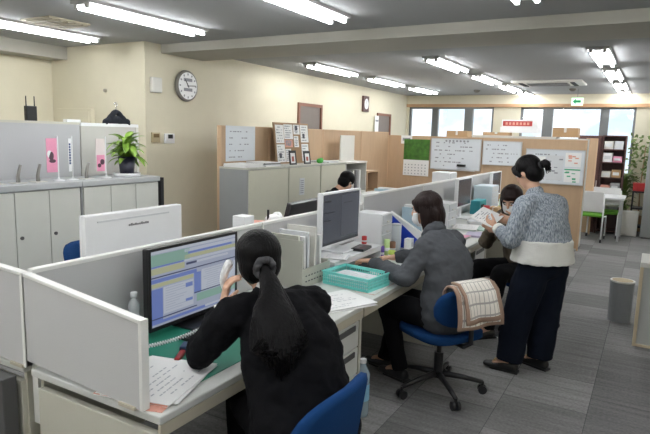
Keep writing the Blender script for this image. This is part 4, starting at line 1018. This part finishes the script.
# ================================================================ PEOPLE
def nrm(v): return V(v).normalized()
def hand(m, wrist, d, palm, thumb, curl=.5, size=1.0, grip=False):
    """d: towards the fingers, palm: normal the palm faces, thumb: side the thumb is on"""
    w, d = V(wrist), nrm(d); palm = V(palm); palm = (palm-d*palm.dot(d)).normalized(); th = d.cross(palm)
    if th.dot(V(thumb)) < 0: th = -th
    s = size
    m.loft([w, w+d*.035*s, w+d*.075*s, w+d*.090*s], [(.024*s, .017*s), (.033*s, .015*s), (.037*s, .014*s), (.034*s, .011*s)], tuple(th), 14)
    for k, (off, L_) in enumerate(((.028, .072), (.009, .080), (-.010, .075), (-.028, .058))):
        b = w+d*.082*s+th*off*s; fd = (d+th*off*2.2).normalized(); pts = [b-fd*.012*s, b]; rad = [.0085*s, .0088*s]; q = b
        for j in range(3):
            a = curl*(.5+.35*j)*(1.0 if not grip else 1.5)
            fd = (fd*math.cos(a)+palm*math.sin(a)).normalized(); q = q+fd*L_*s*(.42, .33, .25)[j]; pts.append(q); rad.append((.0082, .0076, .0066)[j]*s)
        m.loft(pts, rad, tuple(th), 8, sub=2)
    b = w+d*.025*s+th*.022*s; td = (d*.7+th*.8+palm*.25).normalized(); td2 = (d*.9+th*.25+palm*.55*(.5+curl)).normalized()
    m.loft([b, b+td*.035*s, b+td*.035*s+td2*.03*s, b+td*.035*s+td2*.055*s], [.014*s, .0115*s, .0095*s, .008*s], tuple(d), 8, sub=2)
def head(m, c, f, u, s=1.0):
    """returns local frame; adds skull, jaw, nose, lips, ears, brow"""
    f = nrm(f); u = V(u); u = (u-f*u.dot(f)).normalized(); l = u.cross(f)
    Rm = Matrix((l, f, u)).transposed().to_4x4(); c = V(c)
    def P(x, y, z): return c+(l*x+f*y+u*z)*s
    m.ell(P(0, -.012, .03), (.073*s, .09*s, .085*s), Rm, 20, 14)
    m.ell(P(0, .012, -.03), (.060*s, .075*s, .082*s), Rm, 18, 12)
    m.ell(P(0, .045, -.085), (.030*s, .030*s, .022*s), Rm)
    m.loft([P(0, .082, .02), P(0, .094, -.012), P(0, .088, -.022)], [.008*s, .012*s, .011*s], tuple(l), 8)
    m.ell(P(0, .080, -.050), (.022*s, .010*s, .008*s), Rm)
    m.ell(P(0, .068, .035), (.05*s, .018*s, .012*s), Rm)
    for q in (-1, 1):
        m.ell(P(q*.032, .062, -.02), (.020*s, .018*s, .018*s), Rm)
        m.ell(P(q*.072, -.008, -.008), (.009*s, .018*s, .030*s), Rm)
    return P, Rm
def face_parts(P, Rm, body, s=1.0, mask=True, root=V((0, 0, 0))):
    for q in (-1, 1):
        e = M().ell(P(q*.030, .072, .008), (.013*s, .008*s, .007*s), Rm, 10, 7).build('eye', mat('eye_white', (.75, .72, .70), .3), body, smooth=True)
        M().ell(P(q*.030, .0785, .008), (.006*s, .003*s, .006*s), Rm, 10, 7).build('iris', BLACK, e, smooth=True)
        M().ell(P(q*.031, .081, .030), (.018*s, .005*s, .0035*s), Rm, 10, 5).build('eyebrow', HAIRB, body, smooth=True)
    if mask:
        m = M(); rr = []
        for j in range(9):
            z = -.005-.098*j/8; row = []
            for i in range(13):
                a = (i-6)/6*1.25; bul = 1.0-.25*abs(j-3.5)/4
                row.append(P(.070*math.sin(a), .018+.095*math.cos(a)*bul*.92 - (.02 if j > 6 else 0), z))
            rr.append([m.b.verts.new(p) for p in row])
        for a, b in zip(rr, rr[1:]):
            for i in range(12): m.b.faces.new((a[i], a[i+1], b[i+1], b[i]))
        o = m.build('face_mask', MASK, body, smooth=True); sd = o.modifiers.new('t', 'SOLIDIFY'); sd.thickness = .003
        for q in (-1, 1): M().tube([P(q*.068, .035, -.02), P(q*.080, .0, .005), P(q*.084, -.018, .0), P(q*.078, -.01, -.035), P(q*.066, .03, -.08)], .0015, 5).build('ear_loop', MASK, o)
def strands(m, paths, r, mi=0):
    for p in paths: m.tube(p, r, 4, mi)

def person(label, root, J, opt):
    """J: world joints. body = skin; clothing and hair are children"""
    R0 = V(root); L = lambda p: V(p)-R0
    j = {k: L(v) for k, v in J.items() if k not in ('F', 'HF', 'HU')}
    F = nrm(J['F']); S = V((-F.y, F.x, 0)).normalized()   # S = to the person's left
    HF = J.get('HF', F); HU = J.get('HU', (0, 0, 1))
    m = M(); gd = opt.get('scale', 1.0)
    P, Rm = head(m, j['head'], HF, HU, .98)
    m.loft([j['neck']-V((0, 0, .03)), j['neck'], j['head']+V((0, 0, -.03))-nrm(HF)*.02], [(.06, .05), (.05, .048), (.048, .05)], tuple(S), 14)
    m.loft([j['pelvis'], j['pelvis'].lerp(j['chest'], .5), j['chest'], j['neck']-V((0, 0, .02))], [(.145, .10), (.12, .085), (.145, .095), (.08, .06)], tuple(S), 18)
    for s_ in 'LR':
        sg = 1 if s_ == 'L' else -1
        m.loft([j['neck'].lerp(j['sh'+s_], .5)-V((0, 0, .02)), j['sh'+s_], j['sh'+s_].lerp(j['el'+s_], .5), j['el'+s_]], [.045, .046, .040, .034], tuple(F), 12)
        m.loft([j['el'+s_], j['el'+s_].lerp(j['wr'+s_], .35), j['wr'+s_]], [.034, .036, .022], tuple(F), 12)
        hip = j['pelvis']+S*sg*.085-V((0, 0, .02))
        m.loft([hip, hip.lerp(j['kn'+s_], .5), j['kn'+s_]], [.075, .065, .048], tuple(S), 14)
        m.loft([j['kn'+s_], j['kn'+s_].lerp(j['an'+s_], .35), j['an'+s_]], [.048, .048, .030], tuple(S), 12)
        m.loft([j['an'+s_]-V((0, 0, .01)), j['an'+s_]+j_f(J, s_)*.10-V((0, 0, .045))], [(.034, .03), (.036, .02)], tuple(S), 12)
        h = opt['hand'+s_]; hand(m, j['wr'+s_], *h)
    body = skinned(m, 'person', SKIN, None, .0065, 3)
    body.location = R0; tag(body, label, 'person')
    # ---- clothing
    top = opt['top']; tm = M(); g = opt.get('girth', (.19, .13, .185, .125, .20, .14)); hem = opt.get('hem', -.04); ad = opt.get('arm', .058)
    hp = j['pelvis']+V((0, 0, hem)) if not opt.get('stand') else j['hem']
    tm.loft([hp, hp.lerp(j['chest'], .5), j['chest'], j['neck'].lerp(j['chest'], .35), j['neck']-V((0, 0, .012))], [(g[4], g[5]), (g[2], g[3]), (g[0], g[1]), (g[0]*.80, g[1]*.80), (.075, .065)], tuple(S), 24)
    for s_ in 'LR':
        sg = 1 if s_ == 'L' else -1
        wend = j['wr'+s_]+(j['el'+s_]-j['wr'+s_]).normalized()*.02
        tm.loft([j['neck'].lerp(j['sh'+s_], .45)-V((0, 0, .03)), j['sh'+s_]-V((0, 0, .01)), j['sh'+s_].lerp(j['el'+s_], .5), j['el'+s_]], [ad*1.05, ad*1.12, ad*1.02, ad*.92], tuple(F), 14)
        tm.loft([j['el'+s_], j['el'+s_].lerp(wend, .5), wend], [ad*.92, ad*.80, ad*.60], tuple(F), 14, flat=True)
    garment = skinned(tm, opt.get('topname', 'cardigan'), top, body, .0085, 5, opt.get('wr', .022), .07, 2)
    if opt.get('cuff'):
        for s_ in 'LR':
            a = j['wr'+s_]; d = (j['el'+s_]-a).normalized()
            M().cyl(a+d*.0, a+d*.05, ad*.62, ad*.70, 16).build('cuff', opt['cuff'], body, bevel=.004, smooth=True)
    lm = M(); lr = opt.get('leg', (.098, .088, .075, .06, .055))
    lm.loft([j['pelvis']+V((0, 0, .05)), j['pelvis']-V((0, 0, .03))], [(.155, .12), (.17, .13)], tuple(S), 20)
    for s_ in 'LR':
        sg = 1 if s_ == 'L' else -1; hip = j['pelvis']+S*sg*.082-V((0, 0, .02))
        an = j['an'+s_]+V((0, 0, -.015))
        lm.loft([hip, hip.lerp(j['kn'+s_], .5), j['kn'+s_]], [lr[0], lr[1], lr[2]], tuple(S), 16)
        lm.loft([j['kn'+s_], j['kn'+s_].lerp(an, .5), an], [lr[2], lr[3], lr[4]], tuple(S), 16, flat=True)
    skinned(lm, 'trousers', opt['legs'], body, .010, 5, .015, .09)
    for s_ in 'LR':
        d = j_f(J, s_); a = j['an'+s_]; side = V((-d.y, d.x, 0)); sm = M(); zf = -R0.z
        base = V((a.x, a.y, 0)); gz = opt.get('ground', {}).get(s_, 0.0)-R0.z
        b0 = V((a.x, a.y, gz+.028))-d*.035
        sm.loft([b0+V((0, 0, .012)), b0+d*.07+V((0, 0, .012)), b0+d*.14, b0+d*.20], [(.038, .042), (.041, .044), (.045, .028), (.036, .018)], tuple(side), 14)
        sh = skinned(sm, 'shoe', opt.get('shoem', BLACK), body, .005, 3)
        M().box(-.034, .034, -.035, .160, gz, gz+.012, 0, Matrix.Translation((b0.x, b0.y, 0)) @ Matrix((side, d, V((0, 0, 1)))).transposed().to_4x4()).build('sole', BLACKM, sh)
        if opt.get('buckle'):
            q = b0+d*.125+V((0, 0, .034)); M().box(-.026, .026, -.012, .012, 0, .010, 0, Matrix.Translation(q) @ Matrix((side, d, V((0, 0, 1)))).transposed().to_4x4()).build('buckle', mat('gold', (.75, .55, .25), .3, metal=.9), sh)
    return body, P, Rm, j, S, F, garment
def j_f(J, s_): return nrm(J.get('ft'+s_+'_', J['F']))
rnd = random.Random(77)
# ---- woman in black on the phone
J = dict(F=(-.85, .52, 0), HF=(-.76, .64, -.10), HU=(-.1, .08, 1), pelvis=(-1.01, 1.665, .54), chest=(-1.13, 1.735, .84), neck=(-1.27, 1.768, 1.015), head=(-1.350, 1.805, 1.130),
         shL=(-1.325, 1.620, .965), shR=(-1.15, 1.935, .965), elL=(-1.475, 1.60, .775), elR=(-1.36, 2.06, .79), wrL=(-1.435, 1.69, .955), wrR=(-1.57, 2.12, .755),
         knL=(-1.42, 1.80, .53), knR=(-1.35, 1.99, .53), anL=(-1.44, 1.82, .09), anR=(-1.38, 2.02, .09))
BK = mat('black_knit', (.006, .006, .0075), .95, spec=.15, bump=.3, bscale=260)
TRB = mat('black_trousers', (.006, .006, .0075), .9, spec=.15)
b, P, Rm, j, S, F, g = person('woman with long black ponytail in black cardigan on the phone', (-1.0, 1.67, 0), J,
   dict(handL=((.18, .08, .97), (.6, .6, .0), (.6, -.6, .2), .50, 1.0, True), handR=((-.9, .35, -.15), (0, 0, -1), (-.4, -.9, 0), .45), top=BK, legs=TRB, girth=(.205, .125, .20, .145, .215, .17), arm=.068, hem=.0, wr=.028, leg=(.095, .085, .07, .06, .055)))
face_parts(P, Rm, b, 1, False)
# shirt collar
m = M(); m.loft([j['neck']-V((0, 0, .03)), j['neck']+V((0, 0, .028))], [(.062, .056), (.052, .050)], tuple(S), 18); skinned(m, 'collar', PAPER, b, .006, 2)
M().cyl(j['wrL']-V((0, 0, .03)), j['wrL']+V((0, 0, .004)), .033, .034, 16).build('shirt_cuff', PAPER, b, bevel=.003, smooth=True)
m = M()
m.ell(P(0, -.022, .042), (.094, .102, .094), Rm, 22, 14); m.ell(P(0, -.045, -.005), (.088, .074, .086), Rm, 20, 12)
hair = skinned(m, 'hair', HAIRB, b, .007, 4)
TB = P(0, -.122, -.012)      # tie point
back = -nrm(F)
def pony(TB, fan, L_, drop_dir, outw, name, matr, par, root_dir, n=230, thick=.03):
    m = M()
    pts = [TB]+drop_dir
    m.loft(pts, [(.026, .022), (.045, .026), (fan*.62, .026), (fan*.74, .020), (fan*.12, .006)], tuple(outw), 18)
    o = []
    for k in range(n):
        u = rnd.uniform(-1, 1); e = rnd.uniform(.85, 1.08); path = []
        for q, p in enumerate(pts):
            ww = [.022, .045, fan*.66, fan*.84, fan*.62][q]
            path.append(p + outw*(u*ww+rnd.uniform(-.004, .004)) + root_dir*([.018, .026, .027, .024, .018][q]*math.sqrt(max(0.05, 1-u*u))) + V((0, 0, -.0 if q < 4 else -L_*(e-1)*1.3+abs(u)*.10)))
        P2 = []
        for i in range(len(path)-1):
            p0, p1, p2, p3 = path[max(i-1, 0)], path[i], path[i+1], path[min(i+2, len(path)-1)]
            for s in (0, .33, .66): P2.append(.5*((2*p1)+(p2-p0)*s+(2*p0-5*p1+4*p2-p3)*s*s+(3*p1-p0-3*p2+p3)*s**3))
        P2.append(path[-1]); o.append(P2)
    strands(m, o, .0027)
    return m.build(name, matr, par, smooth=True)
R0 = V((-1.0, 1.67, 0))
tail = pony(TB, .135, .30, [V(q)-R0 for q in ((-1.20, 1.695, 1.06), (-1.14, 1.63, .985), (-1.09, 1.59, .90), (-1.06, 1.565, .815))], S, 'ponytail', HAIRB, hair, back)
m = M()
hb = -nrm(J['HF'])
for k in range(16):
    a = 2*math.pi*k/16; q = TB+S*math.cos(a)*.034+V((0, 0, .034*math.sin(a)))+hb*(.004+.008*math.sin(a*5)); m.ell(q, (.016, .016, .016), None, 8, 6)
skinned(m, 'scrunchie', mat('scrunchie_cloth', (.045, .045, .05), .6), hair, .005, 1, .008, .02)

# ---- woman in grey, brown bob, typing
J = dict(F=(-.95, .30, 0), HF=(-.99, -.10, -.20), HU=(-.2, .05, 1), pelvis=(-1.05, 3.42, .54), chest=(-1.075, 3.47, .85), neck=(-1.21, 3.54, 1.03), head=(-1.285, 3.585, 1.158),
         shL=(-1.19, 3.375, .965), shR=(-1.10, 3.69, .965), elL=(-1.27, 3.24, .765), elR=(-1.36, 3.84, .80), wrL=(-1.60, 3.42, .80), wrR=(-1.58, 3.74, .77),
         knL=(-1.46, 3.42, .53), knR=(-1.43, 3.60, .53), anL=(-1.36, 3.45, .09), anR=(-1.52, 3.56, .09))
GR = mat('grey_fleece', (.085, .090, .10), .95, spec=.15, bump=.4, bscale=200)
b, P, Rm, j, S, F, g = person('woman with brown bob in grey sweatshirt typing at second desk', (-1.07, 3.40, 0), J,
   dict(handL=((-.9, .35, -.12), (0, 0, -1), (.3, .9, 0), .5), handR=((-.95, .25, -.15), (0, 0, -1), (-.2, -.9, 0), .5), top=GR, topname='sweatshirt', legs=TRB, girth=(.19, .13, .185, .14, .20, .16), arm=.066, hem=-.02, wr=.03))
face_parts(P, Rm, b, 1, True)
m = M(); m.loft([j['neck']-V((0, 0, .035)), j['neck']+V((0, 0, .02))-F*.015], [(.085, .075), (.078, .07)], tuple(S), 18); skinned(m, 'hood', GR, b, .008, 3, .02, .04)
def bob(P, Rm, matr, par, dz=-.105, bangs=True, wid=1.0, n=120):
    m = M()
    m.ell(P(0, -.022, .045), (.094*wid, .100, .092), Rm, 22, 14); m.ell(P(0, -.052, -.03), (.094*wid, .078, .10), Rm, 20, 12)
    for q in (-1, 1):
        m.loft([P(q*.060, .010, .07), P(q*.084, -.012, .02), P(q*.090, -.020, -.04), P(q*.082, -.015, dz)], [(.03, .016), (.034, .016), (.036, .018), (.030, .014)], tuple((P(0, 1, 0)-P(0, 0, 0))), 12)
    m.loft([P(0, -.07, .03), P(0, -.092, -.04), P(0, -.070, dz-.01)], [(.075*wid, .03), (.088*wid, .03), (.078*wid, .02)], tuple((P(1, 0, 0)-P(0, 0, 0))), 16)
    if bangs: m.loft([P(-.058, .045, .058), P(0, .080, .066), P(.058, .045, .058)], [(.022, .012), (.022, .012), (.022, .012)], tuple((P(0, 0, 1)-P(0, 0, 0))), 10)
    o = skinned(m, 'hair', matr, par, .006, 3)
    m = M(); ps = []
    for k in range(n):
        a = rnd.uniform(1.15, 2*math.pi-1.15)+math.pi/2; r1 = rnd.uniform(.97, 1.03)
        pp = []
        for t_ in (0, .2, .4, .6, .8, 1.0):
            z = .135+(dz-.005-.135)*t_; rr = (.35, .80, .98, 1.03, 1.02, .90)[int(t_*5+.1)]*r1
            pp.append(P(.094*rr*math.cos(a)*wid, -.02+.098*rr*math.sin(a), z))
        ps.append(pp)
    strands(m, ps, .002); m.build('hair_strands', matr, o, smooth=True)
    return o
bob(P, Rm, HAIRBR, b, dz=-.125, wid=1.06)

# ---- standing woman in grey knit
J = dict(F=(-.82, .57, 0), HF=(-.80, .35, -.50), HU=(-.45, .2, .9), pelvis=(-.60, 4.155, .80), chest=(-.63, 4.165, 1.08), neck=(-.70, 4.19, 1.27), head=(-.765, 4.215, 1.412),
         shL=(-.735, 4.03, 1.20), shR=(-.565, 4.315, 1.20), elL=(-.80, 3.98, .95), elR=(-.535, 4.36, .96), wrL=(-.93, 4.13, 1.01), wrR=(-.86, 4.42, 1.02),
         knL=(-.725, 4.08, .44), knR=(-.575, 4.24, .44), anL=(-.755, 4.01, .09), anR=(-.575, 4.20, .09), hem=(-.61, 4.16, .93), ftL_=(-.97, .05, 0), ftR_=(-.75, .3, 0))
NV = mat('navy_trousers', (.006, .009, .018), .9, spec=.15)
CW = mat('cream_knit', (.72, .72, .68), .95, bump=.5, bscale=160)
b, P, Rm, j, S, F, g = person('woman standing in grey knit cardigan reading papers', (-.68, 4.15, 0), J,
   dict(handL=((-.85, .3, .25), (.2, .9, .3), (0, .2, 1), .6, 1.0, True), handR=((-.9, -.15, .2), (-.2, -.9, .3), (0, 0, 1), .6, 1.0, True), top=KNIT, legs=NV, girth=(.205, .135, .205, .15, .215, .165), arm=.066, stand=True, wr=.016, cuff=CW, leg=(.115, .118, .108, .10, .092), buckle=True))
face_parts(P, Rm, b, 1, False)
m = M(); c0 = V((-.61, 4.16, 0))-V((-.68, 4.15, 0))
m.rings([[c0+S*math.cos(a)*rx_+F*math.sin(a)*ry_+V((0, 0, zt)) for a in [2*math.pi*i/64 for i in range(64)]] for zt, rx_, ry_ in ((.966, .200, .150), (.962, .2155, .166), (.89, .224, .178), (.805, .240, .195))])
skinned(m, 'cardigan_hem', CW, b, .008, 2, .012, .06)
m = M(); m.loft([j['neck']-V((0, 0, .02)), j['neck']+V((0, 0, .012))], [(.072, .066), (.062, .058)], tuple(S), 18); skinned(m, 'neckband', KNIT, b, .006, 2)
m = M(); m.ell(P(0, -.020, .042), (.086, .098, .088), Rm, 22, 14); m.ell(P(0, -.050, -.015), (.078, .065, .078), Rm, 20, 12)
for q in (-1, 1): m.loft([P(q*.045, .065, .075), P(q*.075, .045, .03), P(q*.078, .02, -.02)], [(.022, .012), (.022, .010), (.012, .007)], tuple(P(0, 1, 0)-P(0, 0, 0)), 10)
hair = skinned(m, 'hair', HAIRB, b, .006, 4)
TB = P(0, -.118, .005); hb = -nrm(J['HF'])
m = M(); m.loft([TB-hb*.01, TB+hb*.030+V((0, 0, .0)), TB+hb*.055-V((0, 0, .02)), TB+hb*.065-V((0, 0, .055))], [.020, .028, .026, .012], (1, 0, 0), 14)
for k in range(50):
    a = rnd.uniform(0, 6.28); o_ = S*math.cos(a)+V((0, 0, math.sin(a)))
    strands(m, [[TB+o_*.018, TB+hb*.030+V((0, 0, .0))+o_*.028, TB+hb*.055-V((0, 0, .02))+o_*.026, TB+hb*rnd.uniform(.06, .085)-V((0, 0, rnd.uniform(.04, .085)))+o_*.016]], .002)
m.build('ponytail', HAIRB, hair, smooth=True)
M().cyl(TB-hb*.004, TB+hb*.012, .027, .027, 14).build('hair_tie', BLACKM, hair, smooth=True)
M().ell(P(.079, -.004, -.035), (.004, .004, .004)).build('earring', CHROME, b)
t = thing('held_papers', 'white sheets held by the standing woman', 'papers', (-1.0, 4.25, 1.05))
Rp = Matrix.Rotation(.35, 4, 'Y') @ Matrix.Rotation(.2, 4, 'X')
m = M().box(-.13, .04, -.14, .14, -.002, .0, 0, Rp).box(-.125, .045, -.135, .145, .002, .004, 0, Rp)
def Pp(m, u0, u1, v0, v1, mi): m.box(v0, v1, u0, u1, .004, .0048, mi, Rp)
scribbles(m, -.12, .12, -.11, .03, 8, 1, random.Random(2), .006, Pp, .7)
m.build('sheet', [PAPER, INK], t)

# ---- seated woman behind her, olive top, mask
J = dict(F=(-.66, -.75, 0), HF=(-.12, -.85, -.42), HU=(-.05, -.3, 1), pelvis=(-.89, 5.04, .54), chest=(-.94, 5.00, .84), neck=(-.99, 4.97, 1.02), head=(-1.01, 4.93, 1.13),
         shL=(-.82, 4.89, .97), shR=(-1.10, 5.08, .97), elL=(-.90, 4.72, .78), elR=(-1.20, 4.93, .75), wrL=(-1.06, 4.66, .90), wrR=(-1.12, 4.74, .90),
         knL=(-1.00, 4.66, .55), knR=(-1.22, 4.78, .55), anL=(-1.06, 4.62, .09), anR=(-1.24, 4.76, .09))
OL = mat('olive_knit', (.12, .095, .065), .95, bump=.4, bscale=150)
b, P, Rm, j, S, F, g = person('seated woman in olive top and mask behind the standing woman', (-.86, 5.06, 0), J,
   dict(handL=((-.7, -.3, .5), (.2, -.9, .2), (0, .2, 1), .6), handR=((.3, -.6, .5), (0, -.9, .2), (0, 0, 1), .6), top=OL, topname='sweater', legs=TRB, arm=.068, hem=-.02, wr=.03))
face_parts(P, Rm, b, 1, True)
bob(P, Rm, HAIRBR, b, dz=-.14)
# ---- person in the left row, only the crown of the head shows
J = dict(F=(1, 0, 0), HF=(.35, .80, -.5), HU=(.2, .5, .8), pelvis=(-3.27, 5.75, .54), chest=(-3.22, 5.75, .82), neck=(-3.17, 5.75, .99), head=(-3.09, 5.86, 1.095),
         shL=(-3.19, 5.91, .95), shR=(-3.19, 5.59, .95), elL=(-3.08, 5.98, .76), elR=(-3.08, 5.52, .76), wrL=(-2.86, 5.86, .77), wrR=(-2.86, 5.64, .77),
         knL=(-2.86, 5.84, .53), knR=(-2.86, 5.66, .53), anL=(-2.92, 5.84, .09), anR=(-2.92, 5.66, .09))
b, P, Rm, j, S, F, g = person('person with black hair behind the white framed monitor', (-3.28, 5.75, 0), J,
   dict(handL=((.9, -.1, -.1), (0, 0, -1), (0, -1, 0), .45), handR=((.9, .1, -.1), (0, 0, -1), (0, 1, 0), .45), top=TRB, topname='jacket', legs=TRB))
face_parts(P, Rm, b, 1, True)
m = M(); m.ell(P(0, -.015, .045), (.090, .100, .088), Rm, 22, 14); m.ell(P(0, -.045, -.01), (.084, .068, .085), Rm, 20, 12); skinned(m, 'hair', HAIRB, b, .007, 3)
